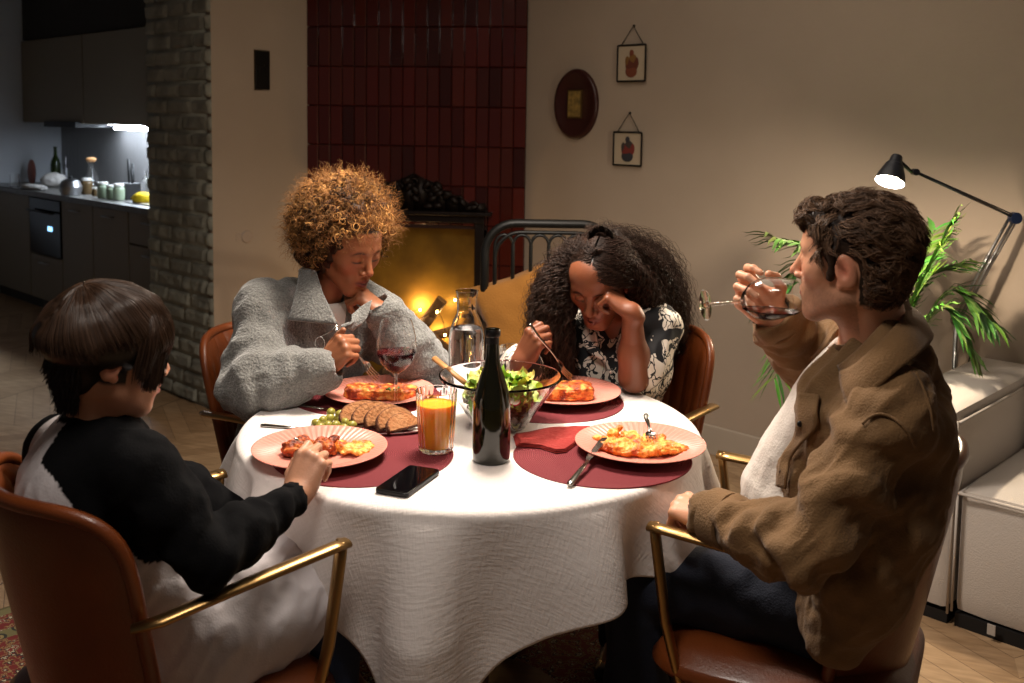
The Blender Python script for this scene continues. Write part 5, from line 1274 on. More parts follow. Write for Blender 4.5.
def wgrey():
    rg=np.random.default_rng(21)
    f=nrm(V3(.72,-.69,0)); J=dict(f=f)
    J['pelvis']=V3(-.60,2.80,.55); J['hd']=P(348,247,2.66); J['hf']=nrm(V3(.70,-.62,-.34)); J['hR']=frame_yz(J['hf'],(-.02,0,1)); J['hz']=J['hR'][:,2]
    J['neck']=P(317,302,2.74); J['chest']=P(300,345,2.74); J['waist']=V3(-.60,2.80,.72)
    J['shR']=P(266,315,2.60); J['shL']=P(362,310,2.84); J['elR']=P(252,384,2.46); J['wrR']=P(322,368,2.44)
    J['elL']=P(424,368,2.68); J['wrL']=P(384,312,2.64)
    std_joints(J); root=person_root('woman in grey sweater with golden curly hair, resting chin on one hand, holding a fork',V3(-.60,2.80,0))
    hl=lambda L: L[:,2]-.074+np.clip(.050-L[:,1],0,1)*2.4
    cf=lambda L: face_colors(L,(150,92,60),(116,48,42),(44,24,16),(14,8,7),(28,18,12),hl,blush=(158,84,58))
    # hands
    yR=nrm(P(343,350,2.42)-J['wrR']); HR=hand_sdf('R',[(70,80,40),(74,80,40),(76,80,40),(78,78,40)],[(.55,.75,-.3),(.1,.9,.1),(-.1,.95,.25)],.03)
    RR=frm(nrm(V3(.62,-.05,.62)),nrm(V3(-.35,-.85,.45)))
    yL=nrm(J['hd']-J['wrL']); HL=hand_sdf('L',[(60,70,40),(64,72,40),(68,72,40),(72,72,40)],[(.6,.7,-.25),(.3,.9,-.2),(.1,.95,-.2)],.04)
    RL=frm(nrm(V3(-.42,.02,.30)),nrm(V3(.45,-.25,.80)))
    make_body(root,J,dict(lip=1.35,lids=1.08,jaw=.95),.98,(146,92,62),cf,[('R',HR,RR,.93),('L',HL,RL,.92)],{'R':(.036,.026),'L':(.036,.026)},'skin warm brown',fem=True,neck_r=.045)
    # sweater
    s=SDF(); torso_prims(s,J,.028,fem=True); arm_prims(s,J,'R',.024,w=(.056,.050,.036),upto=.97); arm_prims(s,J,'L',.022,w=(.052,.046,.036),upto=.95)
    s.rc(J['neck']-V3(0,0,.06),J['neck']+V3(0,0,.0),.085,.062,k=.04)
    # neck opening
    s.rc(J['neck']+J['hz']*.03+f*.02,J['neck']+V3(0,0,.10),.050,.085,k=.012,op=1); s.rc(J['neck']+f*.09+V3(0,0,.01),J['neck']+f*.115-V3(0,0,.045),.045,.022,k=.01,op=1)
    for S in ('R','L'):
        d=nrm(J['wr'+S]-J['el'+S]); s.rc(J['wr'+S]+d*.005,J['wr'+S]+d*.09,.031,.034,k=.004,op=1)
    V,F=s.mesh(h=.005,pad=.03)
    aR=limb_dir(J['elR'],J['wrR']); aU=limb_dir(J['shR'],J['elR'])
    V=displace(V,F,[(J['elR'],aR+aU*.3,80,.011,.12),(J['wrR']*.8+J['elR']*.2,aR,120,.006,.06),(J['elL'],limb_dir(J['elL'],J['wrL']),90,.006,.09),(J['shR'],nrm(V3(.5,-.3,.8)),60,.005,.12),(J['chest'],nrm(V3(.6,0,.8)),45,.004,.2)],gen=(.011,8,(1,1,.55),V3(.9,-.1,.35)),seed=3)
    m=mat('grey marl wool',(128,128,124),.95,bump=(150,.6),var=(230,(92,92,90)),sheen=.5)
    child('sweater',V,F,m,root)
    # white tee inside the neck
    t=SDF(); t.rc(J['neck']-V3(0,0,.10)+f*.0,J['neck']-V3(0,0,.012)+f*.012,.085,.066,k=.02); t.rc(J['neck']-V3(0,0,.03)+f*.05,J['neck']-V3(0,0,.10)+f*.05,.052,.06,k=.03)
    t.rc(J['neck']+f*.03+V3(0,0,.02),J['neck']+f*.02+V3(0,0,.06),.056,.07,k=.004,op=1)
    V,F=t.mesh(h=.004); mat('white jersey',(214,206,198),.9,bump=(200,.2)); child('undershirt',V,F,'white jersey',root)
    L0=np.array(root.location)
    # wide pointed collar: two leaves and the band behind the neck
    def q(x,y,Y): return P(x,y,Y)-L0
    patch('collar',[[q(300,270,2.62),q(298,285,2.575),q(293,305,2.535),q(289,320,2.52)],[q(309,270,2.60),q(311,288,2.55),q(311,306,2.52),q(310,322,2.50)],[q(316,272,2.60),q(322,292,2.55),q(330,308,2.525),q(338,325,2.51)]],m,root,.010)
    patch('collar',[[q(372,300,2.60),q(360,308,2.58),q(352,316,2.55)],[q(366,318,2.57),q(357,320,2.55),q(350,323,2.52)],[q(352,330,2.54),q(347,329,2.52),q(341,326,2.51)]],m,root,.009)
    patch('collar_band',[[q(300,270,2.62),q(312,262,2.72),q(330,264,2.80),q(350,278,2.78)],[q(300,285,2.60),q(306,282,2.70),q(328,288,2.78),q(352,300,2.74)]],m,root,.009)
    mat('silver ring',(190,188,184),.2,1)
    c=q(320,343,2.485); MB().tube([c+V3(.012*math.cos(a),0,.016*math.sin(a)) for a in np.linspace(0,2*PI,24)],.0016,n=6,caps=False).tube([q(337,325,2.49),q(332,331,2.485),c+V3(0,0,.016)],.0014,n=6).build('zip_pull','silver ring',root)
    # trousers, shoes
    s=SDF(); s.el(J['pelvis']-V3(0,0,.01),(.16,.14,.10),k=.05); leg_prims(s,J,.012); V,F=s.mesh(h=.008); child('trousers',displace(V,F,[],gen=(.004,9,(1,1,1))),F,'black denim',root); feet(root,J,'shoe leather')
    # hair
    R=J['hR']; hc=V3(0,-.046,.052); rr=V3(.113,.110,.108)
    b=SDF(); b.el(hc,rr,k=.02); b.el(V3(0,-.032,.090),(.098,.086,.076),k=.04); b.el(V3(.055,-.06,-.02),(.06,.07,.07),k=.04); b.el(V3(-.055,-.06,-.02),(.06,.07,.07),k=.04)
    W=SDF().xf(R,J['hd'],.98,b); V,F=W.mesh(h=.005,pad=.02); N=vnormals(V,F); V=V+N*(.012*vnoise(V*38,3)+.006*vnoise(V*80,4))[:,None]
    Lb=(V-J['hd'])@R
    n0=len(V); base=(V,F,np.tile(np.array(lin((50,28,14))),(n0,1)))
    N_=2500; u=rg.standard_normal((N_*3,3)); u/=np.linalg.norm(u,axis=1)[:,None]
    ok=~((u[:,1]>.52)&(u[:,2]<.02))&~((u[:,2]<-.62)&(u[:,1]>-.2)); ok&=~((u[:,1]>.70)&(u[:,2]<.18)); u=u[ok][:N_]; n=len(u)
    roots=hc+u*rr*.86; dirs=u+rg.standard_normal((n,3))*.28; dirs[:,2]+=.10
    lens=rg.uniform(.034,.066,n); lens[u[:,1]>.55]*=.6
    roots_w=to_world(roots,R,J['hd'],.98); dirs_w=dirs@R.T
    gold=np.array(lin((158,108,60))); dark=np.array(lin((58,32,16))); lite=np.array(lin((214,160,94))); k=rg.random((n,1))
    ct=np.where(k<.28,dark*1.2,np.where(k<.8,gold,lite))*rg.uniform(.7,1.15,(n,1))*np.clip(.85+.8*vnoise(u*2.3,3)[:,None]-.25*(u[:,0:1]>.2)*(u[:,1:2]>.1),.22,1.3); cr=np.tile(dark,(n,1))*.9+.22*ct
    PT,RD,C=curls(n,roots_w,dirs_w,lens,rg.uniform(.0035,.0085,n),rg.uniform(1.8,4.2,n),26,rg.uniform(.0008,.0013,n),cr,ct,droop=.12,rg=rg,tip=1.8)
    PT,RD,C=curl_clump(PT,RD,C,3,.0016,rg)
    mB=260; iB=rg.choice(np.where((u[:,1]>.0)|(np.abs(u[:,0])>.5))[0],mB); rB,qB,kB=curls(mB,to_world(hc+u[iB]*rr*.98,R,J['hd'],.98),(u[iB]+rg.standard_normal((mB,3))*.3)@R.T,rg.uniform(.025,.045,mB),rg.uniform(.007,.011,mB),rg.uniform(1.5,2.6,mB),30,rg.uniform(.0016,.0024,mB),np.tile(gold*.5,(mB,1)),np.tile(lite,(mB,1))*rg.uniform(.6,1.1,(mB,1)),droop=.3,rg=rg,tip=1.6)
    from_=0; R6=qB[:,np.linspace(0,29,26).astype(int)]; PT=np.concatenate([PT,rB[:,np.linspace(0,29,26).astype(int)]]); RD=np.concatenate([RD,R6]); C=np.concatenate([C,kB[:,np.linspace(0,29,26).astype(int)]])
    nf=2600; u2=u[rg.integers(0,n,nf)]+rg.standard_normal((nf,3))*.12; u2/=np.linalg.norm(u2,axis=1)[:,None]; ct2=np.tile(gold,(nf,1))*rg.uniform(.5,1.2,(nf,1))
    pf,rf,cf_=curls(nf,to_world(hc+u2*rr*.95,R,J['hd'],.98),(u2+rg.standard_normal((nf,3))*.35)@R.T,rg.uniform(.04,.085,nf),rg.uniform(.003,.007,nf),rg.uniform(1.5,4,nf),26,np.full(nf,.00045),ct2*.6,ct2,droop=.1,rg=rg)
    PT=np.concatenate([PT,pf]); RD=np.concatenate([RD,rf]); C=np.concatenate([C,cf_])
    V2,F2,C2=tubes_np(PT,RD,3,C)
    child('hair',np.vstack([base[0],V2]),np.vstack([base[1],F2+n0]),'golden curls',root,np.vstack([base[2],C2]))
    # fork in the right hand
    hp=to_world(V3(-.006,.075,-.028),RR,J['wrR'],.93)
    o=fork(hp+V3(-.028,.01,.05),P(379,378,2.52),(.2,-.6,.6),'fork held in the grey-sweater woman\'s fist over her lasagne')
wgrey()
# ================================================================ woman in patterned blouse
def wblouse():
    rg=np.random.default_rng(8)
    f=nrm(V3(-.35,-.93,0)); J=dict(f=f)
    J['pelvis']=V3(.30,2.98,.55); J['hd']=P(599,281,2.66); J['hf']=nrm(V3(-.33,-.78,-.50)); J['hR']=frame_yz(J['hf'],(.02,0,1)); J['hz']=J['hR'][:,2]
    J['neck']=P(618,318,2.80); J['chest']=P(614,362,2.84); J['waist']=V3(.30,2.93,.72)
    J['shR']=P(565,338,2.88); J['shL']=P(654,328,2.70); J['elR']=P(520,378,2.76); J['wrR']=P(521,362,2.54)
    J['elL']=P(634,377,2.60); J['wrL']=P(632,312,2.55)
    std_joints(J); root=person_root('woman in black and white patterned blouse with big dark curls, leaning on her fist',V3(.30,2.98,0))
    hl=lambda L: L[:,2]-.100+np.clip(.045-L[:,1],0,1)*2.2
    skin=(118,68,44)
    cf=lambda L: face_colors(L,skin,(112,56,48),(30,18,14),(16,10,8),(16,11,9),hl,blush=(122,62,42))
    HR=hand_sdf('R',[(58,62,30),(64,66,34),(70,70,36),(74,72,38)],[(.6,.7,-.5),(.2,.9,-.35),(.0,.9,-.3)],.05)
    RR=frm(nrm(V3(.28,-.15,.55)),nrm(V3(-.55,-.75,.35)))
    HL=hand_sdf('L',[(62,84,45),(66,84,45),(70,82,45),(72,80,45)],[(.5,.7,-.4),(.2,.9,-.45),(.05,.85,-.5)],.04)
    RL=frm(nrm(V3(-.60,.25,.42)),nrm(V3(.40,-.35,.80)))
    make_body(root,J,dict(lip=1.4,lids=1.08,jaw=.95),.98,skin,cf,[('R',HR,RR,.92),('L',HL,RL,.86)],{'R':(.034,.025),'L':(.036,.0245,1)},'skin deep brown',fem=True,neck_r=.043)
    s=SDF(); torso_prims(s,J,.018,fem=True); arm_prims(s,J,'R',.020,upto=.8,w=(.050,.044,.036))
    eL=J['elL']; sL=J['shL']; s.rc(sL,sL+(eL-sL)*.45,.066,.064,k=.03); s.rc(sL+(eL-sL)*.45,sL+(eL-sL)*.80+V3(.015,.01,-.0),.064,.062,k=.03)
    s.rc(J['neck']+J['hz']*.02+f*.02,J['neck']+V3(0,0,.10),.046,.08,k=.012,op=1)
    s.rc(J['neck']+f*.085+V3(0,0,.0),J['neck']+f*.135-V3(0,0,.13),.040,.012,k=.01,op=1)
    d=nrm(eL-sL); s.rc(sL+(eL-sL)*.84+V3(-.012,-.012,0),eL+d*.12,.046,.05,k=.004,op=1)
    V,F=s.mesh(h=.005,pad=.03); V=displace(V,F,[(J['shL'],nrm(V3(.3,0,.9)),70,.005,.12),(J['chest'],nrm(V3(.8,0,.5)),50,.004,.2)],gen=(.007,9,(1,1,.6),V3(.4,0,.9)),seed=6)
    m=mat('leaf print blouse',(20,20,22),.7); N,L,b=nodes(m); tc=N.new('ShaderNodeTexCoord')
    nz=N.new('ShaderNodeTexNoise'); nz.inputs['Scale'].default_value=22; L.new(tc.outputs['Object'],nz.inputs[0])
    ad=N.new('ShaderNodeMix'); ad.data_type='VECTOR'; ad.inputs[0].default_value=.075; L.new(tc.outputs['Object'],ad.inputs[4]); L.new(nz.outputs['Color'],ad.inputs[5])
    mp=N.new('ShaderNodeMapping'); mp.inputs['Rotation'].default_value=(.3,.7,.2); mp.inputs['Scale'].default_value=(1,1,.55); L.new(ad.outputs[1],mp.inputs[0])
    v1=N.new('ShaderNodeTexVoronoi'); v1.feature='DISTANCE_TO_EDGE'; v1.inputs['Scale'].default_value=44; L.new(mp.outputs[0],v1.inputs['Vector'])
    v2=N.new('ShaderNodeTexVoronoi'); v2.inputs['Scale'].default_value=17; L.new(ad.outputs[1],v2.inputs['Vector'])
    g1=N.new('ShaderNodeMath'); g1.operation='GREATER_THAN'; L.new(v1.outputs['Distance'],g1.inputs[0]); g1.inputs[1].default_value=.06
    g2=N.new('ShaderNodeMath'); g2.operation='LESS_THAN'; L.new(v2.outputs['Distance'],g2.inputs[0]); g2.inputs[1].default_value=.62
    gm=N.new('ShaderNodeMath'); gm.operation='MULTIPLY'; L.new(g1.outputs[0],gm.inputs[0]); L.new(g2.outputs[0],gm.inputs[1])
    mx=N.new('ShaderNodeMix'); mx.data_type='RGBA'; L.new(gm.outputs[0],mx.inputs[0]); mx.inputs[6].default_value=(*lin((20,20,24)),1); mx.inputs[7].default_value=(*lin((222,212,198)),1); L.new(mx.outputs[2],b.inputs['Base Color'])
    child('blouse',V,F,m,root); L0=np.array(root.location)
    def q(x,y,Y): return P(x,y,Y)-L0
    patch('collar',[[q(638,312,2.74),q(640,326,2.72),q(634,346,2.69)],[q(628,322,2.70),q(626,340,2.68),q(624,358,2.66)]],m,root,.004)
    patch('collar',[[q(588,322,2.76),q(582,336,2.74),q(588,352,2.70)],[q(596,334,2.72),q(600,348,2.70),q(606,362,2.67)]],m,root,.004)
    for i in range(3): MB().ell(q(611,372+i*13,2.635+.006*i),(.005,.0025,.005),n=10).build('button','white ceramic',root)
    s=SDF(); s.el(J['pelvis']-V3(0,0,.01),(.16,.14,.10),k=.05); leg_prims(s,J,.012); V,F=s.mesh(h=.008); child('trousers',displace(V,F,[],gen=(.004,9,(1,1,1))),F,'dark denim',root); feet(root,J,'shoe leather')
    # hair: masses + ringlets
    R=J['hR']; hd=J['hd']
    b=SDF(); b.xf(R,hd,.98,SDF().el(V3(0,-.048,.040),(.084,.084,.080),k=.02))
    lm=[P(574,262,2.72),P(556,300,2.70),P(554,345,2.70),P(566,390,2.72)]; b.chain(lm,[.040,.046,.050,.036],k=.05)
    rm=[P(630,262,2.74),P(650,284,2.82),P(660,314,2.92),P(662,340,2.96)]; b.chain(rm,[.050,.060,.065,.05],k=.05)
    bk=[P(606,268,2.80),P(610,300,2.92),P(615,350,2.98)]; b.chain(bk,[.08,.10,.09],k=.05)
    V,F=b.mesh(h=.006,pad=.03); N_=vnormals(V,F); V=V+N_*(.010*vnoise(V*32,3)+.006*vnoise(V*75,4))[:,None]; n0=len(V); base=(V,F,np.tile(np.array(lin((24,16,13))),(n0,1)))
    strands=[]
    def group(n,guide,r0,seg=54,amp=(.004,.0085),turn=(9,16),out=None):
        g=spline(guide,seg); T_=np.gradient(g,axis=0); T_/=np.linalg.norm(T_,axis=1)[:,None]
        a=np.cross(T_,V3(0,1,0.01)); a/=np.linalg.norm(a,axis=1)[:,None]; bb=np.cross(T_,a)
        ang=rg.uniform(0,2*PI,(n,1)); rd=np.sqrt(rg.uniform(.35,1.25,(n,1))); ln=rg.uniform(.72,1.12,(n,1)); tt=np.linspace(0,1,seg)[None]
        prof=np.interp(tt,np.linspace(0,1,len(r0)),r0)
        tq=np.clip(tt*ln,0,1)*(seg-1); i0=np.minimum(tq.astype(int),seg-2); fr=(tq-i0)[...,None]
        G=g[i0]*(1-fr)+g[i0+1]*fr; A=a[i0]; B=bb[i0]; sw=rg.uniform(-.5,.5,(n,1))*tt
        ca=np.cos(ang+sw)[...,None]; sa=np.sin(ang+sw)[...,None]
        PT=G+(A*ca+B*sa)*(prof*rd)[...,None]
        am=rg.uniform(*amp,(n,1))*np.minimum(1,tt*5); ph=rg.uniform(0,6.28,(n,1))+tt*rg.uniform(*turn,(n,1))*2*PI
        PT=PT+(am*np.cos(ph))[...,None]*A+(am*np.sin(ph))[...,None]*B+rg.standard_normal((n,1,3))*.003*tt[...,None]
        strands.append((PT,np.broadcast_to(rg.uniform(.0009,.0015,(n,1))*(1-.5*tt**3),(n,seg))))
    part=to_world(V3(-.018,.030,.125),R,hd,.98); partb=to_world(V3(-.01,-.03,.128),R,hd,.98)
    group(420,[part,P(575,256,2.67),P(554,290,2.68),P(550,340,2.68),P(563,405,2.70)],[.004,.026,.046,.058,.038])
    group(260,[partb,P(585,254,2.72),P(558,290,2.74),P(552,340,2.76),P(556,375,2.78)],[.004,.04,.06,.06,.05])
    group(430,[part,P(626,256,2.68),P(648,278,2.78),P(660,310,2.90),P(664,348,2.95)],[.004,.036,.062,.075,.055])
    group(380,[partb,P(622,254,2.76),P(648,272,2.86),P(662,310,2.96),P(662,350,3.0)],[.01,.045,.07,.08,.06])
    group(240,[partb,P(606,262,2.82),P(610,300,2.96),P(612,350,3.0)],[.03,.07,.10,.09])
    group(320,[P(606,256,2.63),P(628,268,2.62),P(645,292,2.68),P(655,326,2.80),P(658,348,2.88)],[.010,.022,.034,.045,.05])
    for gd,r0_ in (([part,P(575,252,2.67),P(552,290,2.68),P(548,340,2.68),P(560,400,2.70)],[.006,.03,.052,.064,.045]),([partb,P(622,248,2.76),P(650,268,2.86),P(664,308,2.96),P(664,352,3.0)],[.012,.055,.08,.09,.07]),([partb,P(606,256,2.82),P(612,296,2.96),P(615,350,3.0)],[.03,.08,.11,.10])):
        k0=len(strands); group(260,gd,r0_,amp=(.005,.013),turn=(6,12)); PT_,R_f=strands[k0]; strands[k0]=(PT_+np.cumsum(rg.standard_normal(PT_.shape)*.0012,axis=1),R_f*.42)
    n5=1300; sd=rg.choice([-1,1],n5); v_=rg.uniform(rad(-65),rad(66),n5)[:,None]; tt=np.linspace(0,1,40)[None]; th=.03+tt*np.where(sd[:,None]<0,rg.uniform(1.9,2.6,(n5,1)),rg.uniform(1.5,2.2,(n5,1))); sdc=sd[:,None]
    u0=np.stack([sdc*0,np.sin(v_),np.cos(v_)],-1); eU=np.stack([sdc*1.0,-.25+.62*np.sin(v_),-.25+0*v_],-1); eU/=np.linalg.norm(eU,axis=2)[...,None]; om=np.arccos(np.clip((u0*eU).sum(-1),-1,1))[...,None]; sl=(th/1.8)[...,None]; U5=(np.sin((1-sl)*om)*u0+np.sin(sl*om)*eU)/np.sin(om)
    lf=1.0+.04*rg.random((n5,1))+.22*np.clip(th-.7,0,3)**1.3*rg.uniform(.3,1,(n5,1)); L5=V3(-.008,-.020,.034)+U5*V3(.085,.104,.092)*lf[...,None]
    P5=to_world(L5,R,hd,.98); am=.0035*np.minimum(1,tt*3); p5=rg.uniform(0,6.3,(n5,1))+tt*rg.uniform(7,12,(n5,1))*6.28; P5=P5+np.stack([am*np.cos(p5),am*np.sin(p5),am*np.sin(p5+1)],-1)
    strands.append((P5,np.broadcast_to(rg.uniform(.0009,.0014,(n5,1)),(n5,40))))
    Vs=[base[0]];Fs=[base[1]];Cs=[base[2]];off=n0
    for PT,RD in strands:
        C=np.array(lin((38,25,19)))*rg.uniform(.5,1.7,(len(PT),1,1))*np.ones((1,PT.shape[1],1)); C=C+np.linspace(0,1,PT.shape[1])[None,:,None]*np.array(lin((58,38,26)))*.5
        V2,F2,C2=tubes_np(PT,RD,3,C); Vs.append(V2);Fs.append(F2+off);Cs.append(C2);off+=len(V2)
    child('hair',np.vstack(Vs),np.vstack(Fs),'black curls',root,np.vstack(Cs))
    fork(P(530,324,2.47),P(573,378,2.56),(.3,-.5,.6),'fork held slanting by the patterned-blouse woman above her lasagne')
wblouse()
# ================================================================ boy
def boy():
    rg=np.random.default_rng(4); sc=.80
    f=nrm(V3(.73,.68,0)); J=dict(f=f)
    J['pelvis']=V3(-.640,1.758,.535); J['hf']=nrm(V3(.87,.50,-.14)); J['hR']=frame_yz(J['hf'],(.03,-.06,1)); J['hd']=P(118,368,1.61)-J['hR'][:,0]*.069+J['hR'][:,2]*.006; J['hz']=J['hR'][:,2]
    J['neck']=P(97,432,1.68); J['chest']=P(100,500,1.68); J['waist']=V3(-.69,1.72,.68)
    J['shR']=P(136,470,1.60); J['shL']=P(66,452,1.80); J['elR']=P(208,556,1.60); J['wrR']=P(296,497,1.80)
    J['elL']=V3(-.74,2.00,.72); J['wrL']=V3(-.56,2.03,.62)
    std_joints(J,sc); root=person_root('boy with dark bowl-cut hair in black-sleeved white raglan shirt, seen from behind',V3(-.665,1.735,0))
    skin=(196,142,112)
    hl=lambda L: np.where(L[:,1]<.02,L[:,2]+.045-np.clip(-.02-L[:,1],0,1)*.35,L[:,2]-.03-np.clip(L[:,1]-.02,0,1)*.4)*np.where((np.abs(L[:,0])>.072)&(L[:,1]>-.035),0,1)
    cf=lambda L: face_colors(L,skin,(176,104,92),(50,32,22),(30,18,14),(24,15,11),hl,blush=(200,118,96))
    HR=hand_sdf('R',[(42,58,30),(52,62,34),(60,64,36),(66,66,36)],[(.55,.75,-.45),(.15,.95,-.35),(-.05,.95,-.3)],.05,wr=.022)
    RR=frm(nrm(V3(.22,.42,.62)),nrm(V3(-.10,-.75,.60)))
    HL=hand_sdf('L',[(20,30,20)]*4,[(.6,.7,-.3),(.3,.9,-.2),(.2,.95,-.2)])
    make_body(root,J,dict(jaw=.95,nose=.93),.90,skin,cf,[('R',HR,RR,.88),('L',HL,frm(f,(0,0,1)),.86)],{'R':(.031,.023),'L':(.031,.023)},'skin fair',bscale=.80,neck_r=.043)
    s=SDF(); torso_prims(s,J,.014,sc=sc); 
    s.rc(J['chest']-f*.02,J['waist']-f*.005,.110,.122,k=.06); s.rc(J['waist']+f*.01,J['pelvis']+f*.06,.120,.130,k=.06); s.rc(J['pelvis']+f*.05,J['pelvis']+f*.25+V3(0,0,.03),.13,.115,k=.06,flat=None); s.rc(J['hipR']+f*.05,J['hipR']+f*.22+V3(0,0,.01),.115,.10,k=.04)
    arm_prims(s,J,'R',.007,w=(.060,.049,.034),sc=.80,upto=.93); arm_prims(s,J,'L',.016,w=(.060,.052,.036),sc=.84)
    s.rc(J['neck']-V3(0,0,.05),J['neck']-V3(0,0,.005),.075,.060,k=.04)
    s.rc(J['neck']+V3(0,0,.012)+f*.012,J['neck']+V3(0,0,.09)+f*.01,.047,.070,k=.008,op=1)
    d=nrm(J['wrR']-J['elR']); s.rc(J['wrR']-d*.006,J['wrR']+d*.09,.027,.03,k=.004,op=1)
    V,F=s.mesh(h=.0045,pad=.03); aU=limb_dir(J['shR'],J['elR']); aF=limb_dir(J['elR'],J['wrR'])
    V=displace(V,F,[(J['elR'],nrm(aU+aF),85,.006,.08),(J['wrR']*.75+J['elR']*.25,aF,110,.004,.07),(J['waist']+f*.06,nrm(V3(.3,.3,.9)),55,.008,.16),(J['pelvis']+f*.14,nrm(V3(.5,.5,-.5)),60,.007,.14)],gen=(.008,9,(1,1,.6),V3(.5,.3,.75)),seed=12)
    # raglan colours
    def dseg(p,a,b): ba=b-a; t=np.clip(((p-a)@ba)/(ba@ba),0,1); return np.linalg.norm(p-a-t[:,None]*ba,axis=1),t
    C=jcol(V,(206,200,202))
    for S in 'RL':
        d1,t1=dseg(V,J['shR' if S=='R' else 'shL'],J['el'+S]); d2,t2=dseg(V,J['el'+S],J['wr'+S]); d0,t0=dseg(V,J['neck'],J['sh'+S])
        dT,_=dseg(V,J['chest']-f*.01,J['pelvis']); 
        out=(V-J['sh'+S])@(J['r']*(1 if S=='R' else -1))
        rag=(d0<.105)&(((V-J['neck'])@(J['r']*(1 if S=='R' else -1)))>.018+.55*np.maximum(0,J['neck'][2]-.02-V[:,2]))
        arm=((d1<.088)&((t1>.12)|(out>-.02))&(out>-.040))|(d2<.075)
        low=dT-d1
        if S=='L': rag&=False; arm=((d1<.088)&(out>-.012))|(d2<.075)
        black=(rag&(V[:,2]>J['sh'+S][2]-.085))|(arm&(low>.0))|(d2<.068)
        C[black]=lin((9,9,11))
    dn=np.linalg.norm((V-(J['neck']+V3(0,0,.0)+f*.01))*V3(1,1,.8),axis=1); C[(dn<.074)&(V[:,2]>J['neck'][2]-.028)]=lin((9,9,11))
    mat('raglan jersey',(200,200,200),.95,attr='Col',bump=(240,.12),spec=.15); child('raglan_shirt',V,F,'raglan jersey',root,C)
    s=SDF(); s.el(J['pelvis']-V3(0,0,.02),(.125,.12,.085),k=.05); leg_prims(s,J,.010,sc=.85); V,F=s.mesh(h=.008); child('jeans',displace(V,F,[],gen=(.004,9,(1,1,1))),F,'blue jeans',root); feet(root,J,'shoe leather',sc=.9)
    # hair
    R=J['hR']; b=SDF(); b.el(V3(0,-.016,.040),(.088,.108,.088),k=.01); b.el(V3(0,-.034,.030),(.090,.106,.052),k=.03)
    b.el(V3(0,-.040,-.032),(.056,.048,.052),k=.025)
    b.el(V3(0,.105,-.035),(.075,.05,.055),k=.01,op=1); b.el(V3(.10,.012,-.045),(.035,.045,.042),k=.01,op=1); b.el(V3(-.10,.012,-.045),(.035,.045,.042),k=.01,op=1)
    W=SDF().xf(R,J['hd'],.92,b); V,F=W.mesh(h=.004,pad=.02); n0=len(V); base=(V,F,np.tile(np.array(lin((20,13,10))),(n0,1)))
    S_=14; n=6200; ph=rg.uniform(0,2*PI,n); xs=rg.normal(0,.004,n)
    # part runs along the crown; strands fall to both sides, back and over the brow
    th0=rg.uniform(.02,1.15,n); th1=np.where(np.sin(ph)>.45,1.80,np.where(np.sin(ph)<-.3,1.66,1.56))+rg.normal(0,.07,n); th1+=.17*vnoise(np.c_[np.cos(ph)*4,np.sin(ph)*4,ph*0],5)
    th1=np.maximum(th1,th0+.5); t=np.linspace(0,1,S_)[None]
    th=th0[:,None]+(th1-th0)[:,None]*t; c=V3(0,-.014,.034); rad3=V3(.092,.113,.099)
    swirl=.28*np.sin(ph)[:,None]*0+.22*(1-t)*np.cos(ph*1.0)[:,None]; pp=ph[:,None]+swirl+.05*vnoise(np.c_[np.cos(ph)*9,np.sin(ph)*9,th0*3],7)[:,None]
    lift=1.0+.05*np.sin(np.clip((th-1.0)/1.0,0,1)*PI)*0+rg.uniform(-.035,.035,(n,1))+.06*np.clip(th-1.0,0,1)*(np.sin(ph)[:,None]<.2)+.03*vnoise(np.c_[np.cos(ph)*5,np.sin(ph)*5,th0],2)[:,None]
    q0=nrm(V3(.05,-.45,.9)); eD=np.stack([np.sin(th1)*np.cos(ph),np.sin(th1)*np.sin(ph),np.cos(th1)],-1); om=np.arccos(np.clip(eD@q0,-1,1))[:,None]; s0=rg.uniform(0,.62,(n,1)); sl=s0+(1-s0)*t
    U=(np.sin((1-sl)*om)[...,None]*q0+np.sin(sl*om)[...,None]*eD[:,None])/np.sin(om)[...,None]; el_t=np.arccos(np.clip(U[...,2],-1,1)); lift=1.0+rg.uniform(-.035,.035,(n,1))+.16*np.clip(el_t-1.05,0,1)*(np.sin(ph)[:,None]<.3)+.04*vnoise(U*4.5,2)
    L=c+U*rad3*lift[...,None]
    # drape: below the widest ring hair hangs straighter
    C=np.array(lin((54,37,26)))*rg.uniform(.5,1.9,(n,1,1))*np.ones((1,S_,1)); 
    PT=L@(R.T)*.92+J['hd']
    # nape: short strands tapering to the neck
    n2=1500; a=rg.uniform(-2.75,-.40,n2); z0=rg.uniform(-.085,.0,n2); 
    rr_=np.interp(z0,[-.095,-.05,0],[.038,.052,.076]); p0=np.stack([rr_*np.cos(a)*1.0,-.034+rr_*np.sin(a)*1.0,z0],-1); q_=np.linspace(0,1,S_)[None,:,None]; d0=np.stack([np.cos(a)*.1,np.sin(a)*.12,-np.ones(n2)],-1)+rg.normal(0,.12,(n2,3))
    PT2=(p0[:,None]+d0[:,None]*q_*.030)@R.T*.92+J['hd']; C2=np.array(lin((34,23,17)))*rg.uniform(.5,1.5,(n2,1,1))*np.ones((1,S_,1))
    # loose fringe wisps
    n3=1900; x3=rg.uniform(-.078,.078,n3); p=[V3(0,.02,.128)]; q=np.linspace(0,1,S_)
    PT3=[]
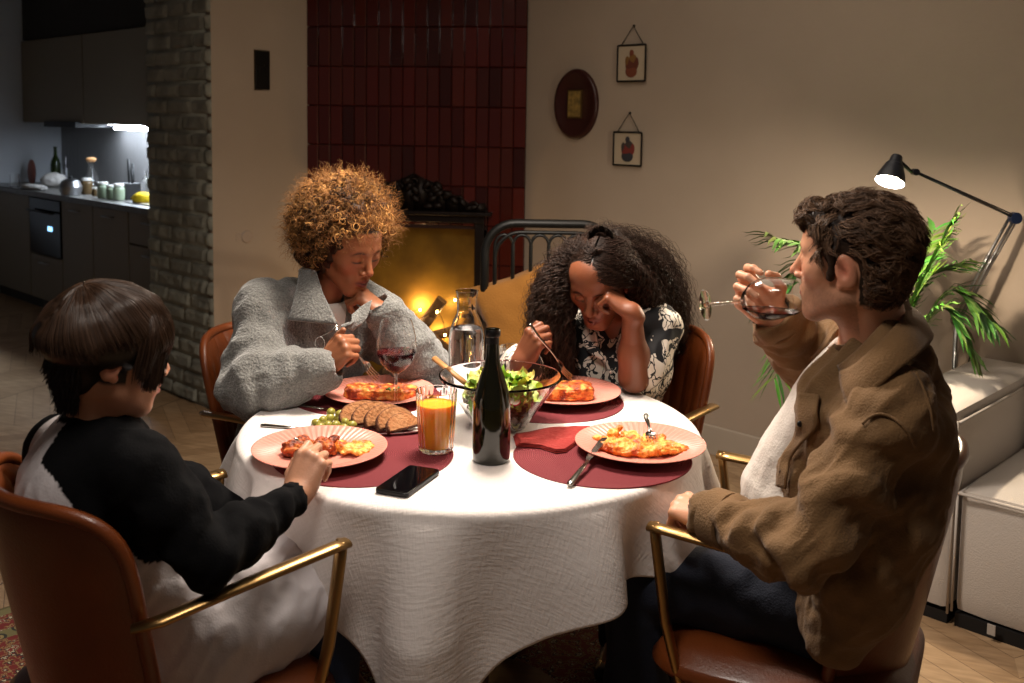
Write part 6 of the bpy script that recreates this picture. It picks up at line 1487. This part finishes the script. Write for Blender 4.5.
    for x in x3:
        ly=rg.uniform(0,.020); e=V3(x*1.12+.006*math.sin(x*160)+rg.normal(0,.003),.094-ly-8.5*x*x+rg.normal(0,.002),-.012-.030*abs(math.sin(x*75+1))-rg.uniform(0,.014)+.35*max(0,abs(x)-.055)); m_=V3(x*1.12,.099-ly-8.5*x*x,.045); PT3.append(spline([V3(x*.25,-.01,.131),V3(x*.85,.062-ly*.6-3*x*x,.110-4*x*x),m_,e],S_))
    PT3=np.array(PT3)@R.T*.92+J['hd']; C3=np.array(lin((44,29,20)))*rg.uniform(.5,1.7,(n3,1,1))*np.ones((1,S_,1))
    PTa=np.concatenate([PT,PT2,PT3]); Ca=np.concatenate([C,C2,C3]); Ra=.0011*(1-.6*np.linspace(0,1,S_)[None]**2)*rg.uniform(.7,1.3,(len(PTa),1))
    V2,F2,Cc=tubes_np(PTa,Ra,3,Ca); MATS['boy hair'].node_tree.nodes['Principled BSDF'].inputs['Roughness'].default_value=.36; MATS['boy hair'].node_tree.nodes['Principled BSDF'].inputs['Specular IOR Level'].default_value=.5
    child('hair',np.vstack([base[0],V2]),np.vstack([base[1],F2+n0]),'boy hair',root,np.vstack([base[2],Cc]))
    k=to_world(V3(.0,.085,-.025),RR,J['wrR'],.88)
    fork(k+V3(-.03,-.03,.055),P(318,446,2.09)+V3(0,0,.0),(.3,-.3,.8),'fork in the boy\'s hand pushed into his pasta')
boy()
# ================================================================ man
def man():
    rg=np.random.default_rng(17); f=nrm(V3(-.91,.41,0)); J=dict(f=f)
    J['pelvis']=V3(.668,1.942,.56); J['hd']=P(851,262,1.80); J['hf']=nrm(V3(-.83,.56,.02)); J['hR']=frame_yz(J['hf'],(-.08,-.03,1)); J['hz']=J['hR'][:,2]
    J['neck']=P(878,350,1.84); J['chest']=P(868,420,1.86); J['waist']=P(846,500,1.90)
    J['shL']=P(893,412,1.69); J['shR']=V3(.735,2.01,1.04); J['elL']=P(808,549,1.65); J['wrL']=P(712,516,1.84)
    J['elR']=P(822,366,2.18); J['wrR']=P(776,318,2.02)
    std_joints(J); J['knL']=J['hipL']+f*.40+V3(0,0,-.01); root=person_root('man in open brown overshirt and white tee drinking red wine, seen in profile',V3(.705,1.925,0))
    skin=(206,150,118)
    def hl(L):
        x,y,z=np.abs(L[:,0]),L[:,1],L[:,2]; front=z-.058; side=np.where(y>.015,z-.012-(y-.015)*.9,np.where(y>-.035,z-.036,z+.070)); return np.where((x>.070)&(y>-.04)&(y<.02),-1,np.where(y>.055,front,side))
    cf=lambda L: face_colors(L,skin,(190,116,100),(58,42,32),(40,28,22),(34,25,19),hl,stubble=(112,82,64),blush=(214,122,98))
    HR=hand_sdf('R',[(38,52,34),(44,58,36),(50,60,38),(54,62,38)],[(.7,.6,-.45),(.1,.85,-.55),(-.35,.85,-.5)],.09,wr=.026)
    RR=frm(nrm(V3(-.62,-.04,.52)),nrm(V3(-.30,.92,-.02)))
    HL=hand_sdf('L',[(60,70,40)]*4,[(.5,.8,-.3),(.2,.9,-.4),(0,.9,-.4)])
    RL=frm(nrm(V3(-.55,.70,-.05)),nrm(V3(-.2,-.2,.9)))
    make_body(root,J,dict(jaw=1.12,nose=1.0,lip=.8,ear=1.08),.96,skin,cf,[('R',HR,RR,1.0),('L',HL,RL,.95)],{'R':(.042,.030),'L':(.042,.030)},'skin light',fem=False,neck_r=.058)
    # white tee
    t=SDF(); torso_prims(t,J,.004); t.rc(J['chest']+f*.035,J['waist']+f*.075,.115,.125,k=.05); t.rc(J['neck']-V3(0,0,.08)+f*.01,J['neck']-V3(0,0,.02)+f*.015,.080,.068,k=.03); t.rc(J['neck']+V3(0,0,.02)+f*.03,J['neck']+V3(0,0,.09)+f*.02,.062,.085,k=.008,op=1)
    V,F=t.mesh(h=.006); V=displace(V,F,[(J['waist']+f*.1,V3(0,0,1),55,.003,.15)],gen=(.005,9,(1,1,.6),V3(.6,0,.8)),seed=2); child('white_tee',V,F,'white jersey',root)
    # overshirt
    s=SDF(); J2=dict(J); J2['pelvis']=J['pelvis']+f*.01+V3(0,0,.03); J2['waist']=J['waist']+f*.01; torso_prims(s,J2,.022); s.rc(J['chest']-f*.01,J['waist']+f*.01,.135,.140,k=.05); s.rc(J['waist']+f*.02,J['pelvis']+f*.0+V3(0,0,.03),.142,.120,k=.05)
    s.chain([P(900,450,1.76),P(884,515,1.74),P(862,580,1.73),P(838,640,1.74)],[.090,.085,.075,.055],k=.06)
    arm_prims(s,J,'L',.012,w=(.060,.050,.038),upto=.98,k=.025); arm_prims(s,J,'R',.018,w=(.062,.054,.040),upto=.95,k=.035)
    s.rc(J['neck']-V3(0,0,.07)+f*.01,J['neck']-V3(0,0,.02),.118,.085,k=.04)
    s.rc(J['neck']+V3(0,0,.02)+f*.03,J['neck']+V3(0,0,.10)+f*.02,.064,.095,k=.008,op=1)
    # open front
    r=J['r']; c0=J['neck']+f*.10; 
    for i in range(9):
        q=i/8; c=J['neck']*(1-q)+(J['waist']+f*.06-V3(0,0,.12))*q; s.el(c+f*(.115+.045*math.sin(PI*q)),V3(.046+.100*q,.088,.085),R=frame_yz(f,(0,0,1)),k=.010,op=1)
    for S in 'LR':
        d=nrm(J['wr'+S]-J['el'+S]); s.rc(J['wr'+S]-d*.012,J['wr'+S]+d*.09,.036,.040,k=.004,op=1)
    V,F=s.mesh(h=.005,pad=.03); aU=limb_dir(J['shL'],J['elL']); aF=limb_dir(J['elL'],J['wrL']); aR=limb_dir(J['elR'],J['wrR'])
    V=displace(V,F,[(J['elL'],nrm(aU+aF),75,.013,.12),(J['elL']*.45+J['shL']*.55,nrm(aU+V3(.5,0,0)),60,.010,.13),(J['wrL']*.7+J['elL']*.3,aF,90,.007,.09),(J['elR'],aR,80,.008,.10),(J['wrR']*.8+J['elR']*.2,aR,110,.006,.07),(J['shL'],nrm(V3(-.4,0,.9)),55,.006,.12),(J['waist'],nrm(V3(.3,0,.9)),45,.006,.2)],gen=(.0085,12,(1,1,.6),V3(.72,-.1,.68)),seed=31)
    m=mat('brown twill',(124,92,56),.85,bump=(260,.3,(1,1,1)),var=(9,(108,80,48)),sheen=.1); child('overshirt',V,F,m,root); L0=np.array(root.location)
    def q(x,y,Y): return P(x,y,Y)-L0
    patch('collar',[[q(840,372,1.75),q(842,388,1.72),q(848,406,1.695)],[q(856,364,1.71),q(860,380,1.685),q(868,396,1.665)],[q(880,342,1.70),q(888,356,1.67),q(898,370,1.655)],[q(902,318,1.76),q(914,334,1.72),q(924,350,1.70)],[q(906,306,1.86),q(922,318,1.86),q(932,334,1.86)],[q(900,300,1.93),q(912,310,1.97),q(918,322,1.99)]],m,root,.006,n=(26,10))
    patch('collar_stand',[[q(842,376,1.76),q(838,366,1.78)],[q(862,362,1.72),q(858,350,1.745)],[q(886,338,1.72),q(882,324,1.745)],[q(905,318,1.79),q(902,304,1.80)],[q(910,308,1.87),q(906,296,1.87)],[q(896,300,1.94),q(892,294,1.93)]],m,root,.006,n=(26,6))
    W2=V; q_=(W2-CC)@CM; qx=PX+FPX*q_[:,0]/-q_[:,2]; qy=PY-FPX*q_[:,1]/-q_[:,2]; pl=[]
    for y in (392,408,424,440,456,472,486):
        mm=(np.abs(qy-y)<2)&(qx>735)&(W2[:,1]<1.93); pl.append((qx[mm].min()+3,y) if mm.any() else (800,y))
    ra=[[SP(W2,x-1,y,.0035,5)-L0,SP(W2,x+(20 if y<430 else 8),y+3,.0035,5)-L0] for x,y in pl]; patch('placket',ra,m,root,.004,n=(30,6))
    for x,y in (pl[2],pl[5]): MB().ell(SP(W2,x+3,y,.006,5)-L0,(.006,.003,.006),n=12).build('button','bottle lip foil',root)
    sm=[SP(W2,x,y,.001,4)-L0 for x,y in ((862,424),(870,417),(880,414),(891,417),(901,424),(909,434),(915,447))]; MB().tube(spline(sm,30),.0028,n=6).build('shoulder_seam',m,root)
    sm=[SP(W2,x,y,.001,4)-L0 for x,y in ((916,372),(925,392),(931,412),(934,432))]; MB().tube(spline(sm,20),.0024,n=6).build('shoulder_seam',m,root)
    # shoulder yoke seam, cuff bands, placket buttons
    mat('black cuff lining',(18,16,14),.9)
    for S in 'LR':
        d=nrm(J['wr'+S]-J['el'+S]); cb=MB(); prof=[(.0,0)]; 
        cb.lathe([(.047,-.05),(.0535,-.048),(.054,-.004),(.050,.0),(.046,-.004),(.045,-.045)],40,c=J['wr'+S]-L0-d*.004,axis=d,wob=lambda a,z: 1+.03*np.sin(a*3)); cb.build('cuff',m,root)
    MB().lathe([(.033,-.02),(.040,-.018),(.041,.010),(.037,.012),(.034,.008)],32,c=J['wrR']-L0+nrm(J['wrR']-J['elR'])*.008,axis=nrm(J['wrR']-J['elR'])).build('wrist_band','black cuff lining',root)
    s=SDF(); s.el(J['pelvis']-V3(0,0,.02)+f*.02,(.15,.12,.10),k=.05); leg_prims(s,J,.018,k=.03); V,F=s.mesh(h=.007); V=displace(V,F,[(J['pelvis']+f*.15,f,50,.008,.15),(J['knL'],f,60,.007,.15)],gen=(.006,8,(1,1,1))); child('jeans',V,F,'dark denim',root); feet(root,J,'shoe leather')
    # hair: cap plus wavy short locks
    R=J['hR']; b=SDF(); b.el(V3(0,-.020,.044),(.080,.094,.081),k=.01); b.el(V3(0,-.052,-.015),(.066,.054,.062),k=.03)
    b.el(V3(0,.056,.080),(.052,.032,.026),k=.03)
    b.el(V3(0,.115,-.01),(.10,.062,.068),k=.012,op=1)
    for x in (-1,1): b.el(V3(x*.088,-.008,-.004),(.030,.027,.040),k=.008,op=1)
    for x in (-1,1): b.el(V3(x*.095,.0,-.03),(.032,.036,.050),k=.01,op=1); b.rc(V3(x*.075,.018,.03),V3(x*.074,.016,-.018),.012,.006,k=.012)
    W=SDF().xf(R,J['hd'],.96,b); V,F=W.mesh(h=.004,pad=.02); N=vnormals(V,F); 
    V0=V.copy(); V=V+N*(.005*vnoise(V*45,3)+.003*vnoise(V*90,4))[:,None]; n0=len(V); base=(V,F,np.tile(np.array(lin((44,31,23))),(n0,1)))
    n=10500; idx=rg.integers(0,n0,n); p=V0[idx]; nr=N[idx]; Lp=(p-J['hd'])@R/.96
    keep=(Lp[:,2]>-.075)&((p-J['hd'])@R[:,2]>-.10); 
    inn=(np.abs(Lp[:,0])<.066)&(Lp[:,1]>.045)&(Lp[:,2]<.05); ear_=(np.abs(Lp[:,0])>.055)&(Lp[:,1]>-.040)&(Lp[:,1]<.020)&(Lp[:,2]<.034); keep&=~inn&~ear_; p,nr,Lp=p[keep],nr[keep],Lp[keep]; n=len(p); S_=12
    back=R@V3(0,-1,0); dn=R@V3(0,0,-1); top=np.clip(Lp[:,2]/.1,0,1)[:,None]
    flow=back*(.55+.1*top)+dn*(1-top)*1.1+ R[:,0]*np.sign(Lp[:,0:1])*.25*(1-top)
    fr=Lp[:,1:2]>.055; flow=np.where(fr&(Lp[:,2:3]>.06),R@V3(.15,.75,.35),flow)
    w1=np.stack([vnoise(p*30,s_) for s_ in (1,2,3)],-1); flow=flow+w1*.9; flow=flow-nr*np.sum(flow*nr,1)[:,None]; flow/=np.linalg.norm(flow,axis=1)[:,None]
    m_c=620; cs=rg.choice(n,m_c,replace=False); t=np.linspace(0,1,S_)[None,:,None]
    dist=((p[:,None,:]-p[cs][None])**2).sum(-1); cid=dist.argmin(1); pc_,nc_,fc_=p[cs],nr[cs],flow[cs]; bc_=np.cross(fc_,nc_); lc_=rg.uniform(.026,.044,m_c)*np.where(Lp[cs][:,2]>.02,1.2,.62)*np.where(Lp[cs][:,1]>.05,.7,1); sg=rg.choice([-1,1],m_c)[:,None,None]; phc=rg.uniform(0,6.3,m_c)[:,None,None]
    CP=pc_[:,None]+fc_[:,None]*lc_[:,None,None]*t+nc_[:,None]*(.003+.010*np.sin(t*PI*.85)*(.4+.5*top[cs][:,:,None]))+bc_[:,None]*(sg*.010*t**1.5+.0045*np.sin(t*5.5+phc))
    PT=CP[cid]+(p-pc_[cid])[:,None]*(1-.35*t)+rg.normal(0,.0016,(n,1,3))*t+np.cumsum(rg.normal(0,.0005,(n,S_,3)),axis=1)
    Le=(PT-J['hd'])@R/.96; bad=((np.abs(Le[...,0])>.060)&(Le[...,1]>-.040)&(Le[...,1]<.024)&(Le[...,2]<.026)).any(1); PT=PT[~bad]; n=len(PT)
    Ra=np.broadcast_to(.0008*(1-.6*np.linspace(0,1,S_)[None]**2),(n,S_)); C=np.array(lin((96,72,54)))*rg.uniform(.5,1.8,(n,1,1))*np.ones((1,S_,1))
    V2,F2,C2=tubes_np(PT,Ra,3,C); child('hair',np.vstack([base[0],V2]),np.vstack([base[1],F2+n0]),'man hair',root,np.vstack([base[2],C2]))
    # the glass he drinks from
    rim=P(798,296,1.855); base_=P(705,305,1.955); ax=nrm(rim-base_); k=np.linalg.norm(rim-base_)/.222; R3=frame_z(ax); g=MB().lathe(glassprof(k),96); V=np.concatenate(g.v)@R3.T; g.v=[V]; o=g.build('wine_glass','thin glass',loc=base_); tag(o,'tilted glass of red wine at the man\'s lips','wine glass','wine glasses')
    prof=[(0,.0935),(.006,.0945),(.0226,.1018),(.0394,.1183),(.0473,.1395),(.0489,.158),(.0454,.185),(.0382,.2105),(.0345,.218)]
    pts=[]
    for a_,b_ in zip(prof[:-1],prof[1:]):
        for u in np.linspace(0,1,6)[:-1]: pts.append((a_[0]+(b_[0]-a_[0])*u,a_[1]+(b_[1]-a_[1])*u))
    w=MB(); w.lathe([(r_*k,z_*k) for r_,z_ in pts]+[(0,prof[-1][1]*k)],96); V=np.concatenate(w.v)@R3.T; lo=V[:,2].min(); lvl=lo+.020; V[:,2]=np.minimum(V[:,2],lvl); w.v=[V]; w.build('wine','red wine',o)
man()
PEND=33; KEY=14; FILL=18; WORLD=.08; EXPO=0
# ---------------------------------------------------------------- light
area('pendant_light',(-.05,2.55,2.05),.42,PEND,(1,.87,.74),(0,0,0),shape='DISK',spread=rad(150))
area('ceiling_light',(.2,2.9,2.68),2.2,FILL,(1,.86,.70),(0,0,0),shape='DISK')
area('room_light',(-.25,1.22,2.3),.4,KEY,(1,.90,.80),(rad(8),0,0),shape='DISK')
w=bpy.data.worlds.new('world'); SC.world=w; w.use_nodes=True; w.node_tree.nodes['Background'].inputs[0].default_value=(.55,.5,.48,1); w.node_tree.nodes['Background'].inputs[1].default_value=WORLD
SC.view_settings.exposure=EXPO
